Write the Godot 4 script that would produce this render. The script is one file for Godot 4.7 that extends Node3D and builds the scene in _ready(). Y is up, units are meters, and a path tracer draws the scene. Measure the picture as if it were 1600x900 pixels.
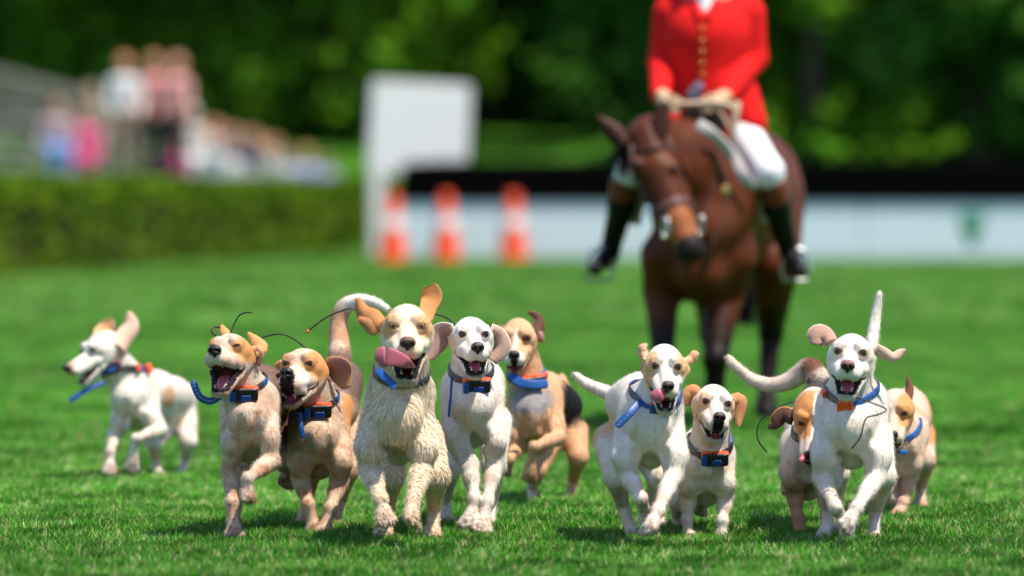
extends Node3D
# A pack of hounds galloping over mown turf towards a long lens, the huntsman's horse behind them,
# a brush fence, cones, a clipped hedge, spectators on a bank and woodland far out of focus.

const FOC := 11520.0   # focal length of the long lens, in pixels of a 1600 x 900 frame
const EYE := 1.22      # height of the lens above the turf
const HOR := 258.0     # row of the horizon

var rng := RandomNumberGenerator.new()
var noise_a := FastNoiseLite.new()
var noise_b := FastNoiseLite.new()
var M := {}

# ---------------------------------------------------------------- geometry collectors
class Soup:
	var v := PackedVector3Array()
	var n := PackedVector3Array()
	var c := PackedColorArray()
	var i := PackedInt32Array()

	func mesh() -> ArrayMesh:
		var a := []
		a.resize(Mesh.ARRAY_MAX)
		a[Mesh.ARRAY_VERTEX] = v
		a[Mesh.ARRAY_NORMAL] = n
		a[Mesh.ARRAY_COLOR] = c
		a[Mesh.ARRAY_INDEX] = i
		var m := ArrayMesh.new()
		m.add_surface_from_arrays(Mesh.PRIMITIVE_TRIANGLES, a)
		return m

	func tri(a: int, b: int, d: int) -> void:
		i.append(a); i.append(b); i.append(d)

	# rows of points (all the same length); wrap closes each row; smooth normals
	func grid(rows: Array, cols: Array, wrap := true) -> void:
		var base := v.size()
		var w: int = rows[0].size()
		var h := rows.size()
		for r in h:
			for k in w:
				v.append(rows[r][k])
				c.append(cols[r][k])
				n.append(Vector3.ZERO)
		var last := w if wrap else w - 1
		for r in h - 1:
			for k in last:
				var k2 := (k + 1) % w
				var p := base + r * w + k
				var q := base + r * w + k2
				var s := base + (r + 1) * w + k
				var t := base + (r + 1) * w + k2
				tri(p, q, s); tri(q, t, s)
				var f := (v[s] - v[p]).cross(v[q] - v[p])
				var g := (v[s] - v[q]).cross(v[t] - v[q])
				if f.length_squared() < 1e-16: f = g
				n[p] += f; n[q] += f + g; n[s] += f + g; n[t] += g
		for k in range(base, v.size()):
			n[k] = n[k].normalized() if n[k].length_squared() > 1e-18 else Vector3.UP

	# elliptical tube along pts; rx across side, ry across the other way; cup bends the section
	func tube(pts: Array, rx: Array, ry: Array, side, seg: int, col_a: Color, col_b: Color, cup := 0.0, tip = null) -> void:
		var rows := []
		var cols := []
		var m := pts.size()
		for k in m:
			var t: Vector3 = (pts[mini(k + 1, m - 1)] - pts[maxi(k - 1, 0)]).normalized()
			var sd: Vector3 = side[k] if side is Array else side
			sd = (sd - t * sd.dot(t)).normalized()
			var up := t.cross(sd)
			var row := []
			var cl := []
			for s in seg:
				var an := -TAU * s / seg
				var cx := cos(an)
				row.append(pts[k] + sd * (cx * rx[k]) + up * (sin(an) * ry[k] + cup * rx[k] * (cx * cx - 0.5)))
				var cc := col_a if sin(an) > -0.001 else col_b
				if tip != null:
					cc = cc.lerp(tip, clampf((float(k) / (m - 1) - 0.45) / 0.5, 0, 1))
				cl.append(cc)
			if k == 0:
				var z := []
				z.resize(seg); z.fill(pts[0])
				rows.append(z); cols.append(cl)
			rows.append(row); cols.append(cl)
			if k == m - 1:
				var z := []
				z.resize(seg); z.fill(pts[k])
				rows.append(z); cols.append(cl)
		grid(rows, cols)

	# rounded box
	func rbox(x: Transform3D, half: Vector3, col: Color, e := 0.28) -> void:
		var rows := []
		var cols := []
		for a in 11:
			var th := -PI / 2 + PI * a / 10.0
			var row := []
			var cl := []
			for b in 20:
				var ph := TAU * (b + 0.5) / 20.0
				var ct := _pw(cos(th), e)
				row.append(x * (Vector3(ct * _pw(cos(ph), e), _pw(sin(th), e), ct * _pw(sin(ph), e)) * half))
				cl.append(col)
			rows.append(row); cols.append(cl)
		grid(rows, cols)

	func _pw(x: float, e: float) -> float:
		return signf(x) * pow(absf(x), e)

	func box(x: Transform3D, half: Vector3, col: Color) -> void:
		for ax in 3:
			for sg in [-1.0, 1.0]:
				var nn := Vector3.ZERO
				nn[ax] = sg
				var uu := Vector3.ZERO
				uu[(ax + 1) % 3] = 1.0
				var ww := nn.cross(uu)
				var base := v.size()
				for q in [Vector2(-1, -1), Vector2(1, -1), Vector2(1, 1), Vector2(-1, 1)]:
					v.append(x * ((nn + uu * q.x + ww * q.y) * half))
					n.append((x.basis * nn).normalized())
					c.append(col)
				tri(base, base + 2, base + 1); tri(base, base + 3, base + 2)

	# solid of revolution round +y of x: profile of (radius, height)
	func lathe(x: Transform3D, prof: Array, seg: int, cs: Array) -> void:
		var rows := []
		var cols := []
		for k in prof.size():
			var row := []
			var cl := []
			for s in seg:
				var an := TAU * s / seg
				row.append(x * Vector3(prof[k].x * cos(an), prof[k].y, prof[k].x * sin(an)))
				cl.append(cs[k])
			rows.append(row); cols.append(cl)
		grid(rows, cols)

	func ball(x: Transform3D, r: Vector3, col: Color, rings := 10, seg := 14) -> void:
		var rows := []
		var cols := []
		for a in rings + 1:
			var th := -PI / 2 + PI * a / rings
			var row := []
			var cl := []
			for b in seg:
				var ph := TAU * b / seg
				row.append(x * (Vector3(cos(th) * cos(ph), sin(th), cos(th) * sin(ph)) * r))
				cl.append(col)
			rows.append(row); cols.append(cl)
		grid(rows, cols)


# ---------------------------------------------------------------- smooth union of tapered capsules, meshed as surface nets
class Sdf:
	var a := PackedVector3Array()
	var b := PackedVector3Array()
	var ba := PackedVector3Array()
	var il := PackedFloat32Array()
	var ra := PackedFloat32Array()
	var rd := PackedFloat32Array()
	var kk := PackedFloat32Array()
	var op := PackedByteArray()
	var col := PackedColorArray()

	func cap(p: Vector3, q: Vector3, r0: float, r1: float, k := 0.03, o := 0, cl := Color.WHITE) -> void:
		a.append(p); b.append(q)
		var e := q - p
		ba.append(e)
		il.append(1.0 / maxf(e.length_squared(), 1e-9))
		ra.append(r0); rd.append(r1 - r0); kk.append(k); op.append(o); col.append(cl)

	func ball(p: Vector3, r: float, k := 0.03, o := 0, cl := Color.WHITE) -> void:
		cap(p, p, r, r, k, o, cl)

	func one(j: int, p: Vector3) -> float:
		var w := p - a[j]
		var e := ba[j]
		var t := clampf(w.dot(e) * il[j], 0.0, 1.0)
		return (w - e * t).length() - ra[j] - rd[j] * t

	func field(p: Vector3, list: PackedInt32Array) -> float:
		var f := 1e3
		for j in list:
			var w := p - a[j]
			var e := ba[j]
			var t := clampf(w.dot(e) * il[j], 0.0, 1.0)
			var g := (w - e * t).length() - ra[j] - rd[j] * t
			var k := kk[j]
			if op[j] == 0:
				var h := k - absf(f - g)
				f = minf(f, g)
				if h > 0.0: f -= h * h / (4.0 * k)
			else:
				g = -g
				var h := k - absf(f - g)
				f = maxf(f, g)
				if h > 0.0: f += h * h / (4.0 * k)
		return f

	func all() -> PackedInt32Array:
		var l := PackedInt32Array()
		for j in a.size(): l.append(j)
		return l

	func near_color(p: Vector3) -> Color:
		var best := 1e9
		var cl := Color.WHITE
		for j in a.size():
			if op[j] == 0:
				var g := one(j, p)
				if g < best:
					best = g; cl = col[j]
		return cl

	func narrow(p: Vector3, list: PackedInt32Array, rr: float) -> PackedInt32Array:
		var ds := PackedFloat32Array()
		var dm := 1e9
		for j in list:
			var g := one(j, p)
			ds.append(g)
			if op[j] == 0: dm = minf(dm, g)
		var l := PackedInt32Array()
		var q := 0
		for j in list:
			if (op[j] == 0 and ds[q] - dm < 2.0 * rr + kk[j]) or (op[j] == 1 and ds[q] < rr + kk[j]):
				l.append(j)
			q += 1
		return l

	# color: Callable(p, n) -> Color, or an empty Callable for the colour of the nearest capsule
	func mesh(s: Soup, cell: float, color) -> void:
		var lo := Vector3(1e9, 1e9, 1e9)
		var hi := -lo
		for j in a.size():
			if op[j] == 1: continue
			var r := maxf(ra[j], ra[j] + rd[j]) + kk[j] * 0.5 + cell * 3.0
			var rv := Vector3(r, r, r)
			lo = lo.min(a[j] - rv).min(b[j] - rv)
			hi = hi.max(a[j] + rv).max(b[j] + rv)
		var bx := int(ceil((hi.x - lo.x) / (cell * 16.0)))
		var by := int(ceil((hi.y - lo.y) / (cell * 16.0)))
		var bz := int(ceil((hi.z - lo.z) / (cell * 16.0)))
		var nx := bx * 16 + 1
		var ny := by * 16 + 1
		var nz := bz * 16 + 1
		var sy := nx
		var sz := nx * ny
		var val := PackedFloat32Array()
		val.resize(sz * nz)
		val.fill(1.0)
		var every := all()
		var blocks := PackedInt32Array()
		var r16 := cell * 8.0 * 1.7321 + cell * 1.6
		var r4 := cell * 2.0 * 1.7321 + cell * 1.6
		for z0 in bz:
			for y0 in by:
				for x0 in bx:
					var cp := lo + Vector3(x0 * 16 + 8, y0 * 16 + 8, z0 * 16 + 8) * cell
					var l1 := narrow(cp, every, r16)
					if l1.is_empty(): continue
					var f1 := field(cp, l1)
					if f1 > r16: continue
					for z1 in 4:
						for y1 in 4:
							for x1 in 4:
								var ix := x0 * 16 + x1 * 4
								var iy := y0 * 16 + y1 * 4
								var iz := z0 * 16 + z1 * 4
								var cq := lo + Vector3(ix + 2, iy + 2, iz + 2) * cell
								var l2 := narrow(cq, l1, r4)
								var f2 := field(cq, l2)
								if f2 > r4: continue
								if f2 < -r4:
									for z2 in 4:
										for y2 in 4:
											var at := ix + (iy + y2) * sy + (iz + z2) * sz
											for x2 in 4: val[at + x2] = -1.0
									continue
								blocks.append(ix); blocks.append(iy); blocks.append(iz)
								for z2 in 4:
									for y2 in 4:
										var at := ix + (iy + y2) * sy + (iz + z2) * sz
										for x2 in 4:
											val[at + x2] = field(lo + Vector3(ix + x2, iy + y2, iz + z2) * cell, l2)
		var idx := PackedInt32Array()
		idx.resize(sz * nz)
		idx.fill(-1)
		var nb := blocks.size() / 3
		for q in nb:
			var ix := blocks[q * 3]
			var iy := blocks[q * 3 + 1]
			var iz := blocks[q * 3 + 2]
			for z2 in 4:
				for y2 in 4:
					for x2 in 4:
						var at := ix + x2 + (iy + y2) * sy + (iz + z2) * sz
						var v0 := val[at]
						var v1 := val[at + 1]
						var v2 := val[at + sy]
						var v3 := val[at + sy + 1]
						var v4 := val[at + sz]
						var v5 := val[at + sz + 1]
						var v6 := val[at + sz + sy]
						var v7 := val[at + sz + sy + 1]
						var mn := minf(minf(minf(v0, v1), minf(v2, v3)), minf(minf(v4, v5), minf(v6, v7)))
						var mx := maxf(maxf(maxf(v0, v1), maxf(v2, v3)), maxf(maxf(v4, v5), maxf(v6, v7)))
						if mn >= 0.0 or mx < 0.0: continue
						var sum := Vector3.ZERO
						var cnt := 0
						if (v0 < 0.0) != (v1 < 0.0): sum += Vector3(v0 / (v0 - v1), 0, 0); cnt += 1
						if (v2 < 0.0) != (v3 < 0.0): sum += Vector3(v2 / (v2 - v3), 1, 0); cnt += 1
						if (v4 < 0.0) != (v5 < 0.0): sum += Vector3(v4 / (v4 - v5), 0, 1); cnt += 1
						if (v6 < 0.0) != (v7 < 0.0): sum += Vector3(v6 / (v6 - v7), 1, 1); cnt += 1
						if (v0 < 0.0) != (v2 < 0.0): sum += Vector3(0, v0 / (v0 - v2), 0); cnt += 1
						if (v1 < 0.0) != (v3 < 0.0): sum += Vector3(1, v1 / (v1 - v3), 0); cnt += 1
						if (v4 < 0.0) != (v6 < 0.0): sum += Vector3(0, v4 / (v4 - v6), 1); cnt += 1
						if (v5 < 0.0) != (v7 < 0.0): sum += Vector3(1, v5 / (v5 - v7), 1); cnt += 1
						if (v0 < 0.0) != (v4 < 0.0): sum += Vector3(0, 0, v0 / (v0 - v4)); cnt += 1
						if (v1 < 0.0) != (v5 < 0.0): sum += Vector3(1, 0, v1 / (v1 - v5)); cnt += 1
						if (v2 < 0.0) != (v6 < 0.0): sum += Vector3(0, 1, v2 / (v2 - v6)); cnt += 1
						if (v3 < 0.0) != (v7 < 0.0): sum += Vector3(1, 1, v3 / (v3 - v7)); cnt += 1
						var p := lo + (Vector3(ix + x2, iy + y2, iz + z2) + sum / cnt) * cell
						var nn := Vector3(v1 + v3 + v5 + v7 - v0 - v2 - v4 - v6, v2 + v3 + v6 + v7 - v0 - v1 - v4 - v5, v4 + v5 + v6 + v7 - v0 - v1 - v2 - v3).normalized()
						idx[at] = s.v.size()
						s.v.append(p)
						s.n.append(nn)
						s.c.append(near_color(p) if color == null else color.call(p, nn))
		for q in nb:
			var ix := blocks[q * 3]
			var iy := blocks[q * 3 + 1]
			var iz := blocks[q * 3 + 2]
			for z2 in 4:
				for y2 in 4:
					for x2 in 4:
						var at := ix + x2 + (iy + y2) * sy + (iz + z2) * sz
						var f := val[at] < 0.0
						if f != (val[at + 1] < 0.0): quad(s, idx[at], idx[at - sy], idx[at - sy - sz], idx[at - sz], f)
						if f != (val[at + sy] < 0.0): quad(s, idx[at], idx[at - sz], idx[at - sz - 1], idx[at - 1], f)
						if f != (val[at + sz] < 0.0): quad(s, idx[at], idx[at - 1], idx[at - 1 - sy], idx[at - sy], f)

	func quad(s: Soup, p: int, q: int, r: int, t: int, f: bool) -> void:
		if p < 0 or q < 0 or r < 0 or t < 0: return
		if f:
			s.i.append_array(PackedInt32Array([p, r, q, p, t, r]))
		else:
			s.i.append_array(PackedInt32Array([p, q, r, p, r, t]))


# ---------------------------------------------------------------- helpers
func at(px: float, py: float, d: float) -> Vector3:
	return Vector3((px - 800.0) / FOC * d, EYE - (py - HOR) / FOC * d, -d)


func part(called: String, m: Mesh, mat: Material, parent: Node) -> MeshInstance3D:
	var o := MeshInstance3D.new()
	o.name = called
	o.mesh = m
	o.material_override = mat
	parent.add_child(o, true)
	return o


var taken := {}
func numbered(called: String) -> String:
	var k: int = taken.get(called, 0)
	taken[called] = k + 1
	return called if k == 0 else "%s_%03d" % [called, k]


func thing(called: String, where: Vector3, label: String, category: String, group := "") -> Node3D:
	var o := Node3D.new()
	o.name = numbered(called)
	add_child(o)
	o.position = where
	o.set_meta("label", label)
	o.set_meta("category", category)
	if group: o.set_meta("group", group)
	return o


func structure(called: String, m: Mesh, mat: Material) -> MeshInstance3D:
	var o := part(numbered(called), m, mat, self)
	o.set_meta("kind", "structure")
	return o


# Catmull-Rom through points (or numbers), n steps a span
func smooth(p: Array, n: int) -> Array:
	var out := []
	var m := p.size()
	for k in m - 1:
		var p0 = p[maxi(k - 1, 0)]
		var p1 = p[k]
		var p2 = p[k + 1]
		var p3 = p[mini(k + 2, m - 1)]
		for s in n:
			var t := float(s) / n
			out.append(p1 * 1.0 + (p2 - p0) * (0.5 * t) + (p0 * 2.0 - p1 * 5.0 + p2 * 4.0 - p3) * (0.5 * t * t) + (p1 * 3.0 - p0 - p2 * 3.0 + p3) * (0.5 * t * t * t))
	out.append(p[m - 1] * 1.0)
	return out


func noise_map(freq: float, octaves: int, size: int, sd: int, normal := false, bump := 4.0, ramp: Gradient = null) -> NoiseTexture2D:
	var f := FastNoiseLite.new()
	f.noise_type = FastNoiseLite.TYPE_SIMPLEX_SMOOTH
	f.frequency = freq
	f.fractal_octaves = octaves
	f.seed = sd
	var t := NoiseTexture2D.new()
	t.width = size
	t.height = size
	t.seamless = true
	t.noise = f
	t.as_normal_map = normal
	t.bump_strength = bump
	if ramp: t.color_ramp = ramp
	return t


func mat(col: Color, rough: float, vertex := false) -> StandardMaterial3D:
	var m := StandardMaterial3D.new()
	m.albedo_color = Color.WHITE if vertex else col.linear_to_srgb()
	m.vertex_color_use_as_albedo = vertex
	m.roughness = rough
	return m


func relief(m: StandardMaterial3D, tex: Texture2D, scale: float, strength: float) -> StandardMaterial3D:
	m.normal_enabled = true
	m.normal_texture = tex
	m.normal_scale = strength
	m.uv1_triplanar = true
	m.uv1_scale = Vector3(scale, scale, scale)
	return m


# ---------------------------------------------------------------- hounds
const WHITE := Color(0.72, 0.68, 0.62)
const TAN := Color(0.58, 0.27, 0.095)
const LEMON := Color(0.66, 0.41, 0.21)
const CREAM := Color(0.78, 0.61, 0.43)
const ROAN := Color(0.47, 0.27, 0.185)
const DARKBACK := Color(0.10, 0.072, 0.062)
const INK := Color(0.012, 0.011, 0.012)
const MOUTH := Color(0.17, 0.035, 0.04)
const TONGUE := Color(0.50, 0.125, 0.165)
const SKIN := Color(0.60, 0.34, 0.27)
const STRAP := Color(0.008, 0.075, 0.30)
const ORANGE := Color(0.85, 0.10, 0.025)

# a head in its own axes: z to the nose, y up, origin between the eyes; sizes in metres for a head 0.14 m wide
func head_field(S: Sdf, X: Transform3D, open: float, flew: float, squint: float) -> Transform3D:
	var k := X.basis.get_scale().x
	var h := func(p: Vector3, q: Vector3, r0: float, r1: float, sm: float, o := 0) -> void:
		S.cap(X * p, X * q, r0 * k, r1 * k, sm * k, o)
	h.call(Vector3(0, -0.008, -0.056), Vector3(0, -0.006, -0.10), 0.053, 0.048, 0.02)
	for s in [-1.0, 1.0]:
		h.call(Vector3(s * 0.032, -0.014, -0.040), Vector3(s * 0.034, -0.026, -0.085), 0.033, 0.035, 0.018)
		h.call(Vector3(s * 0.024, 0.0155, -0.012), Vector3(s * 0.036, 0.011, -0.022), 0.0145, 0.017, 0.010)
	h.call(Vector3(0, -0.020, -0.010), Vector3(0, -0.031, 0.092), 0.0215, 0.0165, 0.018)
	h.call(Vector3(0, -0.040, -0.010), Vector3(0, -0.044, 0.080), 0.028, 0.0245, 0.014)
	for s in [-1.0, 1.0]:
		h.call(Vector3(s * 0.024, -0.044, -0.012), Vector3(s * 0.0165, -0.050 - flew * 0.5, 0.083), 0.022, 0.020, 0.009)
		h.call(Vector3(s * 0.021, -0.056 - flew, 0.028), Vector3(s * 0.0175, -0.056 - flew, 0.074), 0.0165, 0.016, 0.009)
		h.call(Vector3(s * 0.036, -0.044, -0.055), Vector3(s * 0.030, -0.048, -0.015), 0.029, 0.019, 0.016)
	# palate
	h.call(Vector3(0, -0.073 - flew * 0.6, -0.015), Vector3(0, -0.076 - flew, 0.072), 0.0185, 0.0165, 0.006, 1)
	# jaw, turned about its hinge
	var J := X * Transform3D(Basis(Vector3.RIGHT, deg_to_rad(open)), Vector3(0, -0.056, -0.05)) * Transform3D(Basis(), Vector3(0, 0.056, 0.05))
	var j := func(p: Vector3, q: Vector3, r0: float, r1: float, sm: float, o := 0) -> void:
		S.cap(J * p, J * q, r0 * k, r1 * k, sm * k, o)
	for s in [-1.0, 1.0]:
		j.call(Vector3(s * 0.036, -0.060, -0.045), Vector3(s * 0.015, -0.081, 0.064), 0.019, 0.0125, 0.012)
		if open > 8.0:   # the fold of skin at the corner of the mouth
			var lip := (X * Vector3(s * 0.037, -0.052, -0.012)).lerp(J * Vector3(s * 0.034, -0.066, -0.012), 0.5)
			S.cap(X * Vector3(s * 0.037, -0.050, -0.016), lip, 0.013 * k, 0.008 * k, 0.014 * k)
			S.cap(lip, J * Vector3(s * 0.034, -0.066, -0.014), 0.008 * k, 0.013 * k, 0.014 * k)
	j.call(Vector3(-0.009, -0.083, 0.069), Vector3(0.009, -0.083, 0.069), 0.0135, 0.0135, 0.012)
	j.call(Vector3(0, -0.083, -0.04), Vector3(0, -0.092, 0.055), 0.026, 0.011, 0.016)
	j.call(Vector3(0, -0.058, -0.02), Vector3(0, -0.0715, 0.058), 0.021, 0.0125, 0.006, 1)
	# lids and the slit between them
	for s in [-1.0, 1.0]:
		h.call(Vector3(s * 0.0335, 0.0005, -0.0105), Vector3(s * 0.0335, 0.0005, -0.0105), 0.0150, 0.0150, 0.012)
		h.call(Vector3(s * 0.0275, -0.001, 0.006), Vector3(s * 0.0415, 0.0015, 0.002), 0.0080 - squint * 1.5, 0.0070 - squint * 1.4, 0.003, 1)
	return J


func paw_field(S: Sdf, wrist: Vector3, knuckle: Vector3, toe: Vector3, g: float) -> void:
	var f := (toe - knuckle).normalized()
	var side := f.cross(knuckle - wrist)
	if side.length() < 1e-4: side = Vector3.RIGHT
	side = Vector3.RIGHT if absf(side.normalized().x) < 0.5 else side.normalized()
	side = (side - f * side.dot(f)).normalized()
	S.cap(knuckle, knuckle.lerp(toe, 0.45), 0.026 * g, 0.026 * g, 0.02)
	var up := side.cross(f)
	if up.dot(wrist - knuckle) < 0: up = -up
	for q in [-1.5, -0.5, 0.5, 1.5]:
		var reach := 1.0 if absf(q) < 1 else 0.82
		var e: Vector3 = knuckle + (toe - knuckle) * reach + side * (q * 0.0200 * g)
		S.cap(knuckle.lerp(toe, 0.3) + side * (q * 0.014 * g) + up * 0.004, e, 0.014 * g, 0.0118 * g, 0.006)


func make_dog(D: Dictionary) -> Node3D:
	var rng := RandomNumberGenerator.new()   # its own, so that the dogs can be worked out side by side
	var d: float = D.d
	var base := at(D.foot, HOR + EYE * FOC / d, d)
	base.y = 0.0
	var J := func(a: Array) -> Vector3: return at(a[0], a[1], d - a[2]) - base
	var hd: Array = D.head
	var g: float = D.get("girth", 1.0) * 0.86
	var hs: float = hd[6]
	var X := Transform3D(Basis(Vector3.UP, deg_to_rad(hd[3])) * Basis(Vector3.RIGHT, deg_to_rad(-hd[4])) * Basis(Vector3.BACK, deg_to_rad(hd[5])), J.call([hd[0], hd[1], hd[2]]))
	X.basis = X.basis * Basis.from_scale((D.get("shape", Vector3(0.95, 1.02, 1.07)) as Vector3) * hs)
	var Xi := X.affine_inverse()
	# ---- body field
	var B := Sdf.new()
	var tr: Array = D.trunk
	for q in tr.size() - 1:
		var s0: Array = tr[q]
		var s1: Array = tr[q + 1]
		var c0: Vector3 = J.call(s0)
		var c1: Vector3 = J.call(s1)
		var t0 := minf(s0[3], s0[4]) * 0.86
		var t1 := minf(s1[3], s1[4]) * 0.86
		B.cap(c0 + Vector3.UP * (s0[4] - t0), c1 + Vector3.UP * (s1[4] - t1), t0, t1, 0.03)
		if q > 0: B.cap(c0 - Vector3.UP * (s0[4] * 0.83 - t0 * 0.46), c1 - Vector3.UP * (s1[4] * 0.83 - t1 * 0.50), t0 * 0.46, t1 * 0.50, 0.045)
	B.cap(J.call(tr[0]) + Vector3.UP * 0.02, J.call(tr[1]) - Vector3.UP * (tr[1][4] * 0.80 - tr[1][3] * 0.5), tr[0][3] * 0.60, tr[1][3] * 0.46, 0.04)
	var nb: Vector3 = J.call(D.neck)
	var nape := X * Vector3(0, -0.022, -0.085)
	var throat := X * Vector3(0, -0.052, -0.060)
	var nr: float = D.get("neck_r", 0.078)
	B.cap(nb, nape, nr * 0.94, 0.049 * hs, 0.035)
	B.cap(nb + Vector3(0, -0.05, 0.03), throat, nr * 0.80, 0.038 * hs, 0.035)
	for side in ["fl", "fr"]:
		if not D.has(side): continue
		var l := []
		for q in D[side]: l.append(J.call(q))
		var blade: Vector3 = (J.call(tr[1]) as Vector3) + Vector3(signf(l[0].x - J.call(tr[1]).x) * tr[1][3] * 0.55, tr[1][4] * 0.55, -0.02)
		var keel: Vector3 = (J.call(tr[0]) as Vector3) + Vector3(signf(l[0].x - J.call(tr[0]).x) * 0.018, -tr[0][4] * 0.12, 0.012)
		B.cap(blade, l[0], 0.048 * g, 0.053 * g, 0.02)
		B.cap(l[0], keel, 0.040 * g, 0.030 * g, 0.014)
		B.cap(l[0], l[1], 0.045 * g, 0.036 * g, 0.02)
		B.cap(l[1], l[1].lerp(l[2], 0.4), 0.0375 * g, 0.0305 * g, 0.012)
		B.cap(l[1].lerp(l[2], 0.4), l[1].lerp(l[2], 0.86), 0.0305 * g, 0.0205 * g, 0.012)
		B.cap(l[1].lerp(l[2], 0.86), l[2], 0.0205 * g, 0.0235 * g, 0.008)
		B.ball(l[2] + Vector3(0, 0, 0.003), 0.0262 * g, 0.008)                       # the wrist
		B.cap(l[1] + Vector3(0, 0.03, -0.035), l[1] + Vector3(0, -0.008, -0.03), 0.022 * g, 0.014 * g, 0.016)   # point of the elbow
		B.cap(l[2], l[3], 0.0235 * g, 0.0200 * g, 0.008)
		paw_field(B, l[2], l[3], l[4], g)
	# the furrow between breast and upper arm
	for side in ["fl", "fr"]:
		if not D.has(side): continue
		var s0: Vector3 = J.call(D[side][0])
		var e0: Vector3 = J.call(D[side][1])
		var mid: Vector3 = J.call(tr[1])
		var list0 := B.all()
		var ends := []
		for w in [[s0.y + 0.075, 0.60], [s0.y + 0.01, 0.46], [e0.y + 0.02, 0.52]]:
			var p := Vector3(lerpf(mid.x, s0.x, w[1]), w[0], 0.45)
			for it in 24:
				var f := B.field(p, list0)
				if f < 0.001: break
				p.z -= f * 0.9
			ends.append(p)
		B.cap(ends[0], ends[1], 0.006, 0.012, 0.026, 1)
		B.cap(ends[1], ends[2], 0.012, 0.008, 0.026, 1)
	for side in ["hl", "hr"]:
		if not D.has(side): continue
		var l := []
		for q in D[side]: l.append(J.call(q))
		B.cap(l[0], l[1], 0.072 * g, 0.045 * g, 0.03)
		B.cap(l[1], l[2], 0.045 * g, 0.0235 * g, 0.018)
		B.ball(l[2] + Vector3(0, 0.006, -0.006), 0.0255 * g, 0.008)                  # the hock
		B.cap(l[2], l[3], 0.0225 * g, 0.0195 * g, 0.008)
		paw_field(B, l[2], l[3], l[4], g * 0.92)
	if D.has("tail"):
		var tp := []
		for q in D.tail: tp.append(J.call(q))
		tp = smooth(tp, 4)
		var tw: float = D.get("tail_r", 0.021)
		for q in tp.size() - 1:
			var u0 := float(q) / (tp.size() - 1)
			var u1 := float(q + 1) / (tp.size() - 1)
			var f0 := lerpf(1.35, 0.9, minf(u0 * 3.0, 1.0)) * (1.0 - 0.84 * pow(u0, 2.2))
			var f1 := lerpf(1.35, 0.9, minf(u1 * 3.0, 1.0)) * (1.0 - 0.84 * pow(u1, 2.2))
			B.cap(tp[q], tp[q + 1], tw * f0, tw * f1, 0.02)
	# ---- coat
	var base_col: Color = D.coat
	var spots := []
	for q in D.get("spots", []):      # body: [px, py, dz, rx, ry, rz, colour, edge noise]
		spots.append([J.call(q), Vector3(q[3], q[4], q[5]), q[6], q[7], false])
	for q in D.get("face", []):       # head: [x, y, z, rx, ry, rz, colour, edge noise] in the head's axes
		spots.append([Vector3(q[0], q[1], q[2]), Vector3(q[3], q[4], q[5]), q[6], q[7], true])
	var toes := []
	for side in ["fl", "fr", "hl", "hr"]:
		if D.has(side): toes.append(J.call(D[side][4]))
	var tick: float = D.get("tick", 0.0)
	var tick_col: Color = D.get("tick_col", ROAN)
	var off := Vector3(d * 7.3, D.foot * 0.11, 0)
	var mottled: Color = D.get("mottle", base_col)
	var leg_pink: float = D.get("leg_pink", 0.42)
	var coat := func(p: Vector3, _n: Vector3) -> Color:
		var w := p * 1.0 + off
		var n1 := noise_a.get_noise_3dv(w * 14.0)
		var n2 := noise_a.get_noise_3dv(w * 55.0)
		var n3 := noise_b.get_noise_3dv(w * 150.0)
		var cl := base_col
		cl = cl.lerp(mottled, clampf(0.35 + n1 * 1.3 + n2 * 0.5, 0.0, 1.0))
		if tick > 0.0:
			cl = cl.lerp(tick_col, clampf((n2 * 0.9 + n3 * 0.55 + n1 * 0.5 - 0.62 + tick) * 2.6, 0.0, 0.85))
		var hp := Xi * p
		for s in spots:
			var q: Vector3 = ((hp if s[4] else p) - s[0]) / s[1]
			var e: float = 1.0 - q.length() + (n1 * 0.8 + n2 * 0.45 + n3 * 0.25) * s[3]
			if e > -0.15: cl = cl.lerp(s[2], smoothstep(-0.13, 0.20, e + n3 * 0.12))
		for t in toes:
			var dd: float = (p - t).length()
			if dd < 0.075: cl = cl.lerp(Color(0.22, 0.125, 0.08), clampf((0.050 - dd) * 14.0 + n2 * 0.9 + n3 * 0.6, 0.0, 0.85))
		# skin showing pink through the thin hair of the legs
		var low := smoothstep(0.34, 0.14, p.y)
		if low > 0.0: cl = cl.lerp(Color(cl.r * 0.92, cl.g * 0.74, cl.b * 0.66), clampf(low * (0.30 + n1 * 1.1 + n2 * 0.7), 0.0, leg_pink))
		var v := 1.0 + n3 * 0.13 + n2 * 0.10
		return Color(cl.r * v, cl.g * v, cl.b * v)
	# ---- head field and its colours
	var H := Sdf.new()
	var open: float = hd[7]
	var flew: float = D.get("flew", 0.0)
	var JX := head_field(H, X, open, flew, D.get("squint", 0.0))
	H.cap(X * Vector3(0, -0.022, -0.085), (X * Vector3(0, -0.022, -0.085)).lerp(nb, 0.28), 0.049 * hs, 0.04 * hs, 0.03)
	H.cap(X * Vector3(0, -0.052, -0.060), (X * Vector3(0, -0.052, -0.060)).lerp(nb, 0.26), 0.040 * hs, 0.033 * hs, 0.03)
	var Ji := JX.affine_inverse()
	var lips: Color = D.get("lips", INK)
	var mask: float = D.get("mask", 0.0)
	var rim: Color = D.get("rim", Color(0.03, 0.02, 0.017))
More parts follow.
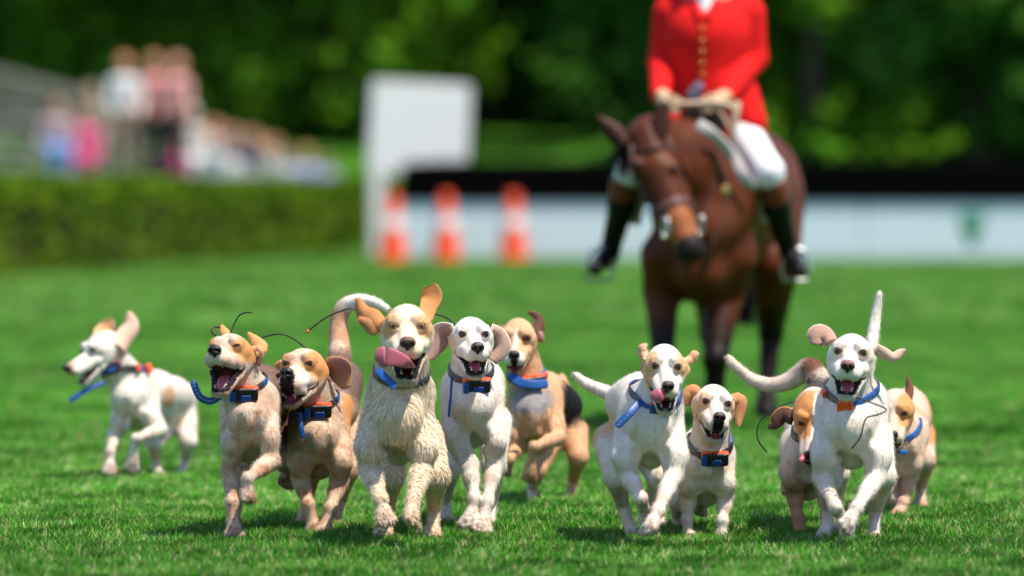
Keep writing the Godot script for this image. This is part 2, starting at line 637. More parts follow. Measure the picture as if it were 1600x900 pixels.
	var skull := func(p: Vector3, n: Vector3) -> Color:
		var cl: Color = coat.call(p, n)
		var q := Xi * p
		var r := Ji * p
		var nz := noise_a.get_noise_3dv((p + off) * 90.0)
		# upper lip edge and the dark front of the muzzle
		var edge := -0.0665 - flew * 0.92 - 0.004 * clampf(q.z / 0.08, 0, 1)
		var in_jaw := minf(cap_d(r, Vector3(0.036, -0.060, -0.045), Vector3(0.015, -0.081, 0.064), 0.019, 0.0125), minf(cap_d(r, Vector3(-0.036, -0.060, -0.045), Vector3(-0.015, -0.081, 0.064), 0.019, 0.0125), cap_d(r, Vector3(0, -0.083, -0.04), Vector3(0, -0.092, 0.055), 0.026, 0.011)))
		in_jaw = minf(in_jaw, cap_d(r, Vector3(-0.009, -0.083, 0.069), Vector3(0.009, -0.083, 0.069), 0.0135, 0.0135))
		var in_muzzle := cap_d(q, Vector3(0.021 * signf(q.x), -0.056 - flew, 0.028), Vector3(0.0175 * signf(q.x), -0.056 - flew, 0.074), 0.0165, 0.017)
		in_muzzle = minf(in_muzzle, cap_d(q, Vector3(0.024 * signf(q.x), -0.044, -0.012), Vector3(0.0165 * signf(q.x), -0.050 - flew * 0.5, 0.083), 0.024, 0.0215))
		if in_jaw < in_muzzle:
			var rimline := -0.0485 - 0.0275 * clampf((r.z + 0.045) / 0.109, 0, 1)
			if r.z > -0.032 and r.y > rimline + nz * 0.003: cl = lips
			if r.z > 0.052: cl = cl.lerp(lips, clampf((r.y + 0.090) * 90.0, 0, 1) * D.get("chin", 0.5))
		elif q.z > -0.025 and q.y < edge + nz * 0.003:
			cl = lips
		if mask > 0.0:
			var e := 1.0 - Vector3(q.x / 0.020, (q.y + 0.050 + flew * 0.5) / (0.034 + flew), (q.z - 0.100) / 0.028).length() * (1.0 / mask) + nz * 0.25
			if e > 0.0: cl = cl.lerp(INK, smoothstep(0.0, 0.2, e))
		var pal := cap_d(q, Vector3(0, -0.073 - flew * 0.6, -0.015), Vector3(0, -0.076 - flew, 0.072), 0.0185, 0.0165)
		var hol := cap_d(r, Vector3(0, -0.058, -0.02), Vector3(0, -0.0715, 0.058), 0.021, 0.0125)
		if pal < 0.0022 or hol < 0.0022: cl = MOUTH
		# the rim of the eyes
		var ex := absf(q.x) - 0.0345
		if q.z > -0.02 and q.z < 0.03:
			var e := 1.0 - Vector2(ex / 0.0150, (q.y - 0.0003 - ex * 0.12) / (0.0085 if D.get("squint", 0.0) == 0.0 else 0.0062)).length() + nz * 0.12
			if e > 0.0: cl = cl.lerp(rim, smoothstep(0.0, 0.35, e))
		return cl
	# ---- one continuous body
	var S := Soup.new()
	B.mesh(S, 0.008, coat)
	var body_end := S.v.size()
	H.mesh(S, 0.0033, skull)
	var head_end := S.v.size()
	for e in D.ears:
		var ep := []
		for q in e[0]: ep.append(J.call(q))
		var ew: Array = smooth(e[1], 4)
		ep = smooth(ep, 4)
		var sides := []
		var th := []
		for q in ep.size():
			var t: Vector3 = (ep[mini(q + 1, ep.size() - 1)] - ep[maxi(q - 1, 0)]).normalized()
			var sd := t.cross(Vector3.BACK)
			if sd.length() < 0.2: sd = t.cross(Vector3.UP)
			sides.append(sd.normalized().rotated(t, deg_to_rad(e[2])))
			ew[q] = maxf(ew[q], 0.002)
			ew[q] *= 1.22
			th.append(minf(0.0030 * (1.0 - 0.4 * q / ep.size()) + 0.006 * exp(-q * 0.9), ew[q]))
		for q in ep.size():
			var u := float(q) / (ep.size() - 1)
			sides[q] = (sides[q] as Vector3).rotated((ep[mini(q + 1, ep.size() - 1)] - ep[maxi(q - 1, 0)]).normalized(), 0.35 * sin(u * 5.0 + D.foot))
			ew[q] *= 1.0 + 0.07 * sin(u * 9.0 + D.foot * 0.3)
		S.tube(ep, ew, th, sides, 14, e[4], e[5], e[3] * 1.3, e[6] if e.size() > 6 else null)
	var node := Node3D.new()
	node.position = base
	node.set_meta("label", D.label)
	node.set_meta("category", "dog")
	node.set_meta("group", "hounds of the running pack")
	part("body", S.mesh(), M.fur, node)
	# ---- hair
	var hair: float = D.get("hair", 0.0)
	var F := Soup.new()
	rng.seed = int(d * 1000.0 + D.foot)
	var total := S.v.size()
	for q in total:
		var isbody := q < body_end
		var p := S.v[q]
		var nn := S.n[q]
		var cl := S.c[q]
		var hp := Xi * p
		var len: float
		var per := 1
		if hair > 0.0:
			var facey := smoothstep(-0.10, -0.02, hp.z) * (1.0 - smoothstep(0.11, 0.17, hp.length()))
			if not isbody and rng.randf() < 0.35: continue
			len = hair * lerpf(1.0, 0.22, facey) * rng.randf_range(0.55, 1.25)
			len *= lerpf(0.40, 1.0, smoothstep(0.12, 0.34, p.y))
			per = 4 if isbody else 1
			if q >= head_end: len *= 0.3
		else:
			if not isbody and (rng.randf() < 0.45 or cl.r < 0.2): continue
			len = (0.011 if isbody else 0.0055) * rng.randf_range(0.6, 1.4)
			per = 2 if isbody else 1
		if cl.r < 0.05 and not isbody: continue
		for w in per:
			var lie := Vector3(rng.randf_range(-0.25, 0.25), -1.0 if isbody else -0.4, -0.5)
			if not isbody: lie -= X.basis.z.normalized() * 0.9
			var big := noise_a.get_noise_3dv((p + off) * 22.0)
			lie += Vector3(noise_a.get_noise_3dv((p + off) * 16.0 + Vector3(9, 0, 0)), 0, big) * 0.9
			lie = (lie - nn * lie.dot(nn))
			var dir := (lie.normalized() + nn * ((0.20 + big * 0.12 if isbody else 0.12) if hair > 0.0 else 0.13)).normalized()
			var across := dir.cross(nn).normalized() * ((0.0014 if isbody else 0.0010) if hair > 0.0 else 0.0009)
			var st := p - nn * 0.0015 + Vector3(rng.randf_range(-1, 1), rng.randf_range(-1, 1), rng.randf_range(-1, 1)) * (0.006 if isbody else 0.002)
			var tone := rng.randf_range(0.86, 1.14)
			var cc := Color(minf(cl.r * tone, 0.85), minf(cl.g * tone, 0.83), minf(cl.b * tone, 0.8))
			var k := F.v.size()
			var mid := st + dir * len * 0.55
			var end := st + (dir * 1.0 + Vector3(0, -0.25 if hair > 0.0 else 0.0, 0)).normalized() * len
			if hair == 0.0:
				for x in [st - across, st + across, end]:
					F.v.append(x); F.n.append(nn); F.c.append(cc)
				F.tri(k, k + 2, k + 1)
				continue
			for x in [st - across, st + across, mid + across * 0.8, mid - across * 0.8, end]:
				F.v.append(x); F.n.append(nn); F.c.append(cc)
			F.tri(k, k + 2, k + 1); F.tri(k, k + 3, k + 2); F.tri(k + 3, k + 4, k + 2)
	var fur := part("coat", F.mesh(), M.hair, node)
	fur.set_meta("kind", "stuff")
	# ---- nose, eyes, tongue, teeth
	var nose := part("nose", nose_mesh(D.get("nose", INK)), M.nose, node)
	nose.transform = X * Transform3D(Basis(), Vector3(0, -0.0285, 0.1105))
	for s in [-1.0, 1.0]:
		if D.get("squint", 0.0) > 0.004: continue
		var eye := part("eye", eye_mesh(D.get("iris", Color(0.045, 0.019, 0.009))), M.eye, node)
		eye.transform = X * Transform3D(Basis(), Vector3(s * 0.0345, 0.0002, -0.0085))
	if open > 6.0:
		var T := Soup.new()
		for s in [-1.0, 1.0]:
			_tooth(T, JX, Vector3(s * 0.0125, -0.0745, 0.0665), Vector3(s * 0.0025, 0.0165, 0.002), 0.0036)
			_tooth(T, X, Vector3(s * 0.0165, -0.058 - flew, 0.082), Vector3(0, -0.0165, -0.001), 0.0038)
			for q in 3:
				_tooth(T, JX, Vector3(s * (0.0022 + q * 0.0036), -0.0765, 0.0745 - q * 0.001), Vector3(0, 0.0060, 0.001), 0.0019)
			for q in 5:
				_tooth(T, JX, Vector3(s * (0.017 + q * 0.0033), -0.0725 + q * 0.0022, 0.050 - q * 0.0125), Vector3(0, 0.0085, 0), 0.0042)
		part("tooth_row", T.mesh(), M.tooth, node)
		var G := Soup.new()
		if D.has("tongue"):
			var tp := [JX * Vector3(0, -0.066, -0.02), JX * Vector3(0, -0.066, 0.03)]
			for q in D.tongue[0]: tp.append(J.call(q))
			var tw := [0.014 * hs, 0.019 * hs]
			tw.append_array(D.tongue[1])
			var sd := []
			tp = smooth(tp, 4)
			tw = smooth(tw, 4)
			var ty := []
			for q in tp.size():
				var t: Vector3 = (tp[mini(q + 1, tp.size() - 1)] - tp[maxi(q - 1, 0)]).normalized()
				var u := float(q) / (tp.size() - 1)
				var flat := t.cross(Vector3.BACK)
				if flat.length() < 0.05: flat = X.basis.x
				sd.append(X.basis.x.normalized().lerp(flat.normalized() * signf(flat.dot(X.basis.x) + 1e-4), smoothstep(0.3, 0.6, u)).normalized() if D.tongue.size() < 3 else X.basis.x.normalized())
				ty.append(0.0065)
			G.tube(tp, tw, ty, sd, 14, TONGUE, TONGUE, -0.12)
		else:
			var tp := smooth([JX * Vector3(0, -0.070, -0.025), JX * Vector3(0, -0.063, 0.01), JX * Vector3(0, -0.066, 0.04), JX * Vector3(0, -0.0745, 0.060)], 4)
			var tw := smooth([0.014 * hs, 0.0175 * hs, 0.0155 * hs, 0.010 * hs], 4)
			var ty := smooth([0.008, 0.008, 0.0065, 0.005], 4)
			G.tube(tp, tw, ty, X.basis.x.normalized(), 12, TONGUE, TONGUE, 0.2)
		part("tongue", G.mesh(), M.tongue, node)
	# ---- collar
	var C: Dictionary = D.collar
	var L := B
	var list := L.all()
	var cc0: Vector3 = nape.lerp(throat, 0.5).lerp(nb + Vector3(0, -0.025, 0.015), C.t)
	var axis := (nape.lerp(throat, 0.5) - nb).normalized()
	axis = Vector3(clampf(axis.x * 0.5 + C.get("tx", 0.0), -0.5, 0.5), 1.0, C.get("tz", 0.32)).normalized()
	var ux := (Vector3.RIGHT - axis * axis.x).normalized()
	var uz := ux.cross(axis).normalized()
	var rad := []
	for q in 40:
		var an := TAU * q / 40
		var dir := ux * cos(an) + uz * sin(an)
		var r := nr * 3.0
		for w in 26:
			var f := minf(L.field(cc0 + dir * r, list), H.field(cc0 + dir * r, H.all()) if w > 18 else 1e3)
			r -= f * 0.9
			if absf(f) < 0.0008 or r < 0.03: break
		rad.append(clampf(r, nr * 0.5, nr * 1.85))
	for rep in 3:
		var r2 := rad.duplicate()
		for q in 40: rad[q] = maxf(r2[q], (r2[(q + 39) % 40] + r2[q] + r2[(q + 1) % 40]) / 3.0)
	var shaggy := 0.004 if hair > 0.0 else 0.0
	var ring := func(q: float, lift: float, along: float) -> Vector3:
		var an := TAU * q / 40
		var q0 := posmod(int(floor(q)), 40)
		var r: float = lerpf(rad[q0], rad[(q0 + 1) % 40], q - floor(q)) + lift + shaggy
		return cc0 + (ux * cos(an) + uz * sin(an)) * r + axis * along
	var K := Soup.new()
	var rows := []
	var cols := []
	for q in 41:
		var bl: bool = C.get("blue_to", 14) > q or C.get("blue_from", 26) < q
		var cl: Color = STRAP if bl else Color(0.02, 0.021, 0.024)
		rows.append([ring.call(q, -0.003, 0.013), ring.call(q, 0.004, 0.012), ring.call(q, 0.0048, 0.0), ring.call(q, 0.004, -0.012), ring.call(q, -0.003, -0.013)])
		cols.append([cl, cl, cl, cl, cl])
	K.grid(rows, cols, false)
	var collar := part("collar", K.mesh(), M.strap, node)
	var bq: float = C.get("box", 10.0)       # where round the neck the tracker hangs; 10 faces the camera
	if bq >= 0.0:
		var out: Vector3 = (ring.call(bq, 0.05, 0) - ring.call(bq, 0.0, 0)).normalized()
		var tang: Vector3 = (ring.call(bq + 0.5, 0.0, 0) - ring.call(bq - 0.5, 0.0, 0)).normalized()
		tang = (tang - out * tang.dot(out)).normalized()
		var bx := Basis(tang, out.cross(tang) * -1.0, out)
		if bx.y.dot(axis) < 0: bx = Basis(-tang, -bx.y, out)
		var bt := Transform3D(bx, ring.call(bq, 0.017, 0.0))
		var bs: float = C.get("size", 1.0)
		var T := Soup.new()
		T.rbox(bt, Vector3(0.041, 0.021, 0.016) * bs, Color(0.016, 0.017, 0.02), 0.3)
		var tb := part("tracker_box", T.mesh(), M.plastic, collar)
		T = Soup.new()
		T.rbox(bt * Transform3D(Basis(), Vector3(0, 0.0175 * bs, -0.004)), Vector3(0.0425, 0.0034, 0.0150) * bs, C.get("trim", ORANGE), 0.3)
		part("orange_trim", T.mesh(), M.plastic, tb)
		T = Soup.new()
		T.rbox(bt * Transform3D(Basis(), Vector3(-0.004 * bs, -0.007 * bs, 0.0135 * bs)), Vector3(0.015, 0.0085, 0.004) * bs, Color(0.01, 0.07, 0.36), 0.3)
		part("blue_key", T.mesh(), M.plastic, tb)
		T = Soup.new()
		T.rbox(bt * Transform3D(Basis(), Vector3(0.034 * bs, -0.002 * bs, 0.004 * bs)), Vector3(0.009, 0.0165, 0.0145) * bs, Color(0.01, 0.08, 0.38), 0.3)
		part("blue_key", T.mesh(), M.plastic, tb)
	for q in C.get("tags", []):      # orange plates on the band: [where, size]
		var out: Vector3 = (ring.call(q[0], 0.05, 0) - ring.call(q[0], 0.0, 0)).normalized()
		var tang: Vector3 = axis.cross(out).normalized()
		var T := Soup.new()
		T.rbox(Transform3D(Basis(tang, axis, out).orthonormalized(), ring.call(q[0], 0.009, 0.0)), Vector3(0.021, 0.015, 0.009) * q[1], ORANGE, 0.3)
		part("orange_plate", T.mesh(), M.plastic, collar)
	if C.has("tail"):                # the loose end of the strap
		var tp := []
		for q in C.tail: tp.append(J.call(q))
		tp = smooth(tp, 5)
		var w0: float = C.get("tail_w", 0.0115)
		var tw := []
		var ty := []
		for q in tp.size():
			tw.append(w0 if q < tp.size() - 1 else w0 * 0.6)
			ty.append(0.0022)
		var T := Soup.new()
		var sds := []
		for q in tp.size():
			var t: Vector3 = (tp[mini(q + 1, tp.size() - 1)] - tp[maxi(q - 1, 0)]).normalized()
			sds.append(t.cross(Vector3(0.1, 0.2, 1.0)).normalized())
		T.tube(tp, tw, ty, sds, 8, STRAP, STRAP)
		var st := part("strap_end", T.mesh(), M.strap, collar)
		if C.get("holes", false):
			T = Soup.new()
			for q in range(2, tp.size() - 1):
				var t: Vector3 = (tp[mini(q + 1, tp.size() - 1)] - tp[q - 1]).normalized()
				T.ball(Transform3D(Basis(), tp[q] + sds[q].cross(t).normalized() * (0.0024 * signf(sds[q].cross(t).z))), Vector3(0.0024, 0.0024, 0.0009), Color(0.35, 0.42, 0.55), 4, 6)
			part("eyelets", T.mesh(), M.plastic, st)
	for wire in C.get("wires", []):
		var tp := []
		for q in wire: tp.append(J.call(q))
		tp = smooth(tp, 6)
		var tw := []
		for q in tp.size(): tw.append(0.0026)
		var T := Soup.new()
		T.tube(tp, tw, tw, Vector3(0.3, 0.5, 0.8), 6, INK, INK)
		part("antenna", T.mesh(), M.plastic, collar)
	for q in C.get("tip", []):
		var T := Soup.new()
		T.ball(Transform3D(Basis(), J.call(q)), Vector3(0.006, 0.006, 0.006), ORANGE, 6, 8)
		part("antenna_tip", T.mesh(), M.plastic, collar)
	if C.has("chain"):               # a steel choke chain lying below the band
		var T := Soup.new()
		for q in 46:
			var u := q * 40.0 / 46.0
			var p: Vector3 = ring.call(u, 0.003, C.chain - 0.012 * absf(sin(u * PI / 40.0)))
			var p2: Vector3 = ring.call(u + 0.1, 0.003, C.chain - 0.012 * absf(sin((u + 0.1) * PI / 40.0)))
			var t := (p2 - p).normalized()
			var ot := (p - cc0).normalized()
			var sd := t.cross(ot).normalized() if q % 2 == 0 else ot
			var rowsb := []
			var colsb := []
			for a in 7:
				var an := TAU * a / 6
				var cen := p + t * (cos(an) * 0.0075) + sd * (sin(an) * 0.0042)
				var rad2 := (t * cos(an) + sd * sin(an)).normalized()
				var ax2 := t.cross(sd).normalized()
				var rw := []
				var cw := []
				for b in 5:
					var bn := -TAU * b / 5
					rw.append(cen + (rad2 * cos(bn) + ax2 * sin(bn)) * 0.0014)
					cw.append(Color(0.5, 0.5, 0.5))
				rowsb.append(rw); colsb.append(cw)
			T.grid(rowsb, colsb)
		part("choke_chain", T.mesh(), M.steel, collar)
	return node


func cap_d(p: Vector3, a: Vector3, b: Vector3, r0: float, r1: float) -> float:
	var e := b - a
	var t := clampf((p - a).dot(e) / maxf(e.length_squared(), 1e-9), 0.0, 1.0)
	return (p - a - e * t).length() - lerpf(r0, r1, t)


func _tooth(T: Soup, X: Transform3D, p: Vector3, e: Vector3, r: float) -> void:
	var a := X * p
	var b := X * (p + e)
	var k := X.basis.get_scale().x
	var cl := Color(0.66, 0.59, 0.47)
	T.tube([a, a.lerp(b, 0.5), b], [r * k, r * 0.8 * k, r * 0.2 * k], [r * k, r * 0.8 * k, r * 0.2 * k], X.basis.x.normalized(), 6, cl, cl)


var _noses := {}
func nose_mesh(col: Color) -> Mesh:
	if not _noses.has(col):
		var N := Sdf.new()
		N.cap(Vector3(-0.0085, 0.001, -0.004), Vector3(0.0085, 0.001, -0.004), 0.0125, 0.0125, 0.005)
		N.cap(Vector3(-0.004, 0.006, -0.002), Vector3(0.004, 0.006, -0.002), 0.0105, 0.0105, 0.006)
		N.cap(Vector3(0, -0.004, -0.002), Vector3(0, -0.015, -0.005), 0.0085, 0.005, 0.006)
		for s in [-1.0, 1.0]:
			N.cap(Vector3(s * 0.0088, -0.0005, 0.0085), Vector3(s * 0.0165, -0.004, 0.0025), 0.0043, 0.003, 0.003, 1)
			N.cap(Vector3(s * 0.007, 0.0, 0.009), Vector3(s * 0.006, 0.001, -0.002), 0.004, 0.003, 0.002, 1)
		var s2 := Soup.new()
		N.mesh(s2, 0.0017, func(p: Vector3, _n: Vector3) -> Color: return col.lerp(INK, smoothstep(0.004, -0.004, p.y)))
		_noses[col] = s2.mesh()
	return _noses[col]


var _eyes := {}
func eye_mesh(iris: Color) -> Mesh:
	if not _eyes.has(iris):
		var s := Soup.new()
		var rows := []
		var cols := []
		for a in 13:
			var th := PI * a / 12.0
			var row := []
			var cl := []
			for b in 16:
				var ph := TAU * b / 16
				row.append(Vector3(sin(th) * cos(ph), sin(th) * sin(ph), cos(th)) * 0.0132)
				cl.append(INK if th < 0.50 else iris if th < 0.95 else Color(0.03, 0.02, 0.018))
			rows.append(row); cols.append(cl)
		s.grid(rows, cols)
		_eyes[iris] = s.mesh()
	return _eyes[iris]


# ---------------------------------------------------------------- the pack
# joints are [column, row, metres nearer than the dog's own depth]; trunk stations add half width and half height
func pack() -> Array:
	var brown_in := Color(0.34, 0.155, 0.10)
	var pink_in := Color(0.34, 0.185, 0.15)
	var roan_back := Color(0.17, 0.105, 0.085)
	return [
	{   # far left, looking away
		"label": "white hound looking left at the far left, both ears flying up, tan spot on ribs", "d": 28.2, "foot": 215,
		"trunk": [[198, 634, 0.02, 0.070, 0.09], [212, 630, -0.12, 0.095, 0.115], [242, 626, -0.36, 0.10, 0.112], [268, 626, -0.5, 0.078, 0.088], [282, 630, -0.62, 0.076, 0.085]],
		"neck": [209, 600, -0.10], "neck_r": 0.070, "girth": 0.84,
		"head": [135, 548, 0.12, -50, -20, 4, 0.98, 13],
		"fl": [[188, 660, 0.0], [179, 678, -0.03], [172, 706, 0.10], [171, 730, 0.12], [171, 740, 0.15]],
		"fr": [[236, 655, -0.02], [250, 672, 0.0], [212, 685, 0.14], [207, 716, 0.12], [205, 735, 0.13]],
		"hl": [[262, 655, -0.55], [240, 692, -0.40], [243, 718, -0.56], [246, 740, -0.48], [247, 747, -0.42]],
		"hr": [[288, 655, -0.60], [294, 690, -0.45], [290, 717, -0.62], [282, 740, -0.50], [280, 747, -0.45]],
		"tail": [[292, 618, -0.68], [302, 640, -0.75], [303, 664, -0.80]], "tail_r": 0.014,
		"ears": [[[[186, 547, 0.10], [194, 528, 0.06], [205, 508, 0.03], [201, 487, 0.02]], [0.030, 0.032, 0.024, 0.008], 20, 0.35, WHITE, Color(0.66, 0.42, 0.33)],
			[[[160, 530, 0.06], [167, 513, 0.04], [172, 498, 0.03]], [0.034, 0.036, 0.012], -15, -0.3, WHITE, Color(0.62, 0.33, 0.17)]],
		"coat": WHITE, "mottle": Color(0.66, 0.585, 0.505), "spots": [[264, 622, -0.20, 0.026, 0.05, 0.16, Color(0.64, 0.38, 0.24), 0.2]],
		"nose": Color(0.05, 0.03, 0.027), "lips": Color(0.03, 0.02, 0.02), "leg_pink": 0.7, "face": [[0.036, 0.001, 0.0, 0.016, 0.011, 0.03, Color(0.025, 0.018, 0.016), 0.1], [0.0, -0.035, 0.10, 0.03, 0.03, 0.03, Color(0.55, 0.33, 0.26), 0.4]],
		"collar": {"t": 0.52, "ty": 0.0, "tz": -0.2, "box": 11.5, "tags": [[1.0, 0.9], [36.5, 1.3]], "blue_from": 34, "blue_to": 3, "tail": [[164, 596, 0.10], [136, 609, 0.14], [108, 627, 0.16]], "tail_w": 0.010},
	},
	{   # laughing, foreleg up
		"label": "white and tan hound with mouth wide open, one foreleg lifted and curled blue strap", "d": 23.8, "foot": 388,
		"trunk": [[387, 676, 0.02, 0.072, 0.11], [390, 662, -0.12, 0.096, 0.148], [408, 640, -0.40, 0.108, 0.14], [421, 632, -0.58, 0.088, 0.108], [427, 632, -0.72, 0.086, 0.102]],
		"neck": [386, 616, -0.12], "neck_r": 0.076,
		"head": [351.5, 540.5, 0.10, -13, 9, 1, 1.13, 31], "squint": 0.0045, "shape": Vector3(0.97, 1.0, 1.04), "leg_pink": 0.85,
		"fl": [[366, 690, 0.0], [361, 735, -0.06], [362, 785, 0.0], [365, 829, 0.02], [366, 841, 0.055]],
		"fr": [[415, 685, 0.0], [422, 721, 0.0], [387, 748, 0.17], [385, 770, 0.17], [389, 784, 0.18]],
		"hl": [[396, 660, -0.7], [378, 730, -0.45], [370, 780, -0.62], [366, 820, -0.5], [366, 832, -0.45]],
		"hr": [[432, 662, -0.7], [440, 712, -0.5], [443, 731, -0.75], [447, 749, -0.68], [445, 760, -0.66]],
		"tail": [[414, 600, -0.8], [418, 630, -0.95], [416, 680, -0.97]],
		"ears": [[[[394, 550, 0.02], [409, 544, -0.01], [399, 531, -0.03], [387, 520, -0.04]], [0.018, 0.017, 0.014, 0.004], 0, 0.3, TAN, Color(0.60, 0.30, 0.13)],
			[[[396, 546, 0.02], [404, 556, 0.0], [402, 571, 0.0]], [0.012, 0.013, 0.008], 20, 0.4, TAN, pink_in],
			[[[356, 531, -0.06], [351, 519, -0.09], [344, 510, -0.10]], [0.010, 0.013, 0.008], 0, 0.3, TAN, Color(0.60, 0.30, 0.13)]],
		"coat": Color(0.62, 0.50, 0.405), "mottle": Color(0.54, 0.355, 0.25), "tick": 0.42, "tick_col": Color(0.45, 0.25, 0.17),
		"face": [[0.055, 0.0, -0.045, 0.040, 0.048, 0.065, TAN, 0.25], [-0.050, 0.0, -0.035, 0.030, 0.038, 0.05, TAN, 0.25], [0.035, 0.0, 0.0, 0.016, 0.016, 0.03, Color(0.55, 0.28, 0.13), 0.2]],
		"spots": [[412, 598, -0.50, 0.17, 0.12, 0.34, roan_back, 0.25], [446, 655, -0.55, 0.09, 0.09, 0.30, Color(0.20, 0.115, 0.075), 0.3]],
		"collar": {"t": 0.55, "tx": 0.15, "box": 9.0, "size": 1.12, "blue_from": 37, "blue_to": 1, "chain": -0.022,
			"tail": [[350, 606, 0.08], [344, 618, 0.12], [328, 627, 0.14], [311, 619, 0.16], [301, 595, 0.16]], "holes": true,
			"wires": [[[358, 527, -0.05], [345, 527, -0.07], [331, 520, -0.07], [333, 512, -0.08], [346, 511, -0.10]], [[358, 525, -0.06], [366, 506, -0.08], [374, 493, -0.08], [386, 488, -0.08], [394, 489, -0.08]]]},
	},
	{   # dark back, tail curled over
		"label": "tan and white hound with heavy black lips, dark back and tail curling up", "d": 24.2, "foot": 497,
		"trunk": [[494, 702, 0.02, 0.08, 0.11], [498, 690, -0.12, 0.105, 0.145], [511, 652, -0.42, 0.118, 0.145], [522, 622, -0.62, 0.098, 0.11], [530, 606, -0.76, 0.094, 0.10]],
		"neck": [502, 644, -0.12], "neck_r": 0.080,
		"head": [464.5, 567.5, 0.12, -15, 2, 0, 1.15, 13], "flew": 0.016, "shape": Vector3(0.98, 1.06, 1.0), "leg_pink": 0.85, "mask": 1.25, "squint": 0.0028, "chin": 0.9,
		"fl": [[470, 720, 0.0], [470, 748, -0.04], [481, 788, 0.03], [490, 821, 0.03], [493, 832, 0.065]],
		"fr": [[529, 722, 0.0], [530, 752, -0.04], [516, 795, 0.05], [507, 826, 0.07], [503, 837, 0.11]],
		"hl": [[508, 660, -0.7], [486, 730, -0.45], [479, 780, -0.62], [474, 814, -0.55], [471, 824, -0.5]],
		"hr": [[546, 660, -0.7], [542, 735, -0.5], [532, 780, -0.65], [524, 812, -0.55], [521, 824, -0.5]],
		"tail": [[531, 572, -0.85], [530, 540, -0.92], [529, 505, -0.95], [537, 480, -0.95], [557, 470, -0.93], [585, 472, -0.90], [608, 484, -0.88]], "tail_r": 0.0265,
		"ears": [[[[508, 566, 0.02], [524, 572, 0.0], [534, 589, -0.02], [541, 607, -0.03]], [0.020, 0.036, 0.032, 0.012], 25, 0.3, TAN, pink_in, Color(0.60, 0.33, 0.17)],
			[[[441, 566, 0.0], [435, 572, -0.01], [434, 582, -0.02]], [0.008, 0.011, 0.006], 0, 0.3, TAN, TAN]],
		"coat": Color(0.60, 0.455, 0.345), "mottle": Color(0.52, 0.335, 0.225), "tick": 0.38, "tick_col": Color(0.42, 0.24, 0.16),
		"face": [[0.058, 0.006, -0.045, 0.042, 0.055, 0.07, TAN, 0.22], [-0.058, 0.006, -0.040, 0.036, 0.045, 0.06, TAN, 0.22], [0.036, 0.0, 0.0, 0.020, 0.018, 0.03, Color(0.50, 0.24, 0.11), 0.2], [-0.036, 0.0, 0.0, 0.018, 0.016, 0.03, Color(0.50, 0.24, 0.11), 0.2], [0.0, -0.05, 0.04, 0.05, 0.04, 0.06, WHITE, 0.2]],
		"spots": [[530, 590, -0.60, 0.22, 0.14, 0.36, roan_back, 0.18], [546, 650, -0.20, 0.045, 0.10, 0.14, TAN, 0.25], [529, 515, -0.95, 0.06, 0.075, 0.08, Color(0.50, 0.29, 0.18), 0.2], [585, 472, -0.90, 0.13, 0.05, 0.06, WHITE, 0.1]],
		"collar": {"t": 0.55, "tx": 0.15, "box": 9.0, "size": 1.1, "blue_from": 37, "blue_to": 1, "tail": [[467, 644, 0.09], [470, 665, 0.11], [474, 685, 0.11]], "tail_w": 0.008,
			"wires": [[[482, 548, -0.05], [469, 537, -0.08], [450, 525, -0.10], [433, 522, -0.10], [412, 527, -0.10], [395, 537, -0.10]]]},
	},
	{   # the shaggy one, tongue out
		"label": "shaggy cream hound in front with tongue curled out sideways and one tan ear straight up", "d": 23.25, "foot": 624,
		"trunk": [[622, 672, 0.02, 0.082, 0.118], [623, 656, -0.12, 0.105, 0.155], [627, 640, -0.40, 0.112, 0.146], [630, 630, -0.60, 0.095, 0.112], [632, 626, -0.74, 0.092, 0.105]],
		"neck": [625, 598, -0.10], "neck_r": 0.094, "hair": 0.029, "girth": 0.95,
		"head": [636.4, 509.5, 0.14, 1.5, -6, -1, 1.26, 23], "iris": Color(0.27, 0.15, 0.055), "shape": Vector3(0.98, 1.0, 1.0), "rim": Color(0.05, 0.03, 0.022),
		"fl": [[577, 698, 0.0], [576, 728, -0.02], [594, 780, 0.14], [600, 804, 0.16], [605, 818, 0.19]],
		"fr": [[660, 703, 0.0], [659, 730, 0.0], [645, 783, 0.20], [642, 805, 0.24], [646, 818, 0.275]],
		"hl": [[605, 680, -0.72], [612, 745, -0.45], [605, 795, -0.65], [600, 827, -0.55], [598, 837, -0.5]],
		"hr": [[660, 680, -0.72], [682, 745, -0.45], [678, 795, -0.62], [676, 831, -0.55], [676, 842, -0.5]],
		"tail": [[632, 600, -0.82], [635, 620, -0.95], [634, 660, -1.0]],
		"ears": [[[[664, 499, 0.05], [669, 482, 0.02], [675, 464, 0.0], [671, 446, 0.0]], [0.020, 0.021, 0.031, 0.016], 0, -0.25, Color(0.55, 0.25, 0.10), Color(0.56, 0.25, 0.10)],
			[[[596, 509, 0.05], [580, 500, 0.02], [566, 487, 0.0], [559, 466, -0.01]], [0.022, 0.028, 0.022, 0.006], 0, 0.4, TAN, Color(0.50, 0.22, 0.09)],
			[[[594, 514, 0.04], [576, 505, 0.03], [561, 497, 0.02]], [0.026, 0.020, 0.008], 30, 0.4, TAN, Color(0.42, 0.185, 0.08)]],
		"tongue": [[[640, 572, 0.27], [627, 563, 0.285], [608, 558, 0.285], [598, 558, 0.278], [591, 559, 0.272], [587, 560, 0.268]], [0.018, 0.022, 0.029, 0.033, 0.027, 0.010]],
		"coat": CREAM, "mottle": Color(0.80, 0.70, 0.56), "nose": Color(0.11, 0.055, 0.045),
		"face": [[0.048, 0.004, -0.02, 0.030, 0.036, 0.06, Color(0.62, 0.37, 0.19), 0.5], [-0.048, 0.004, -0.02, 0.030, 0.036, 0.06, Color(0.62, 0.37, 0.19), 0.5]],
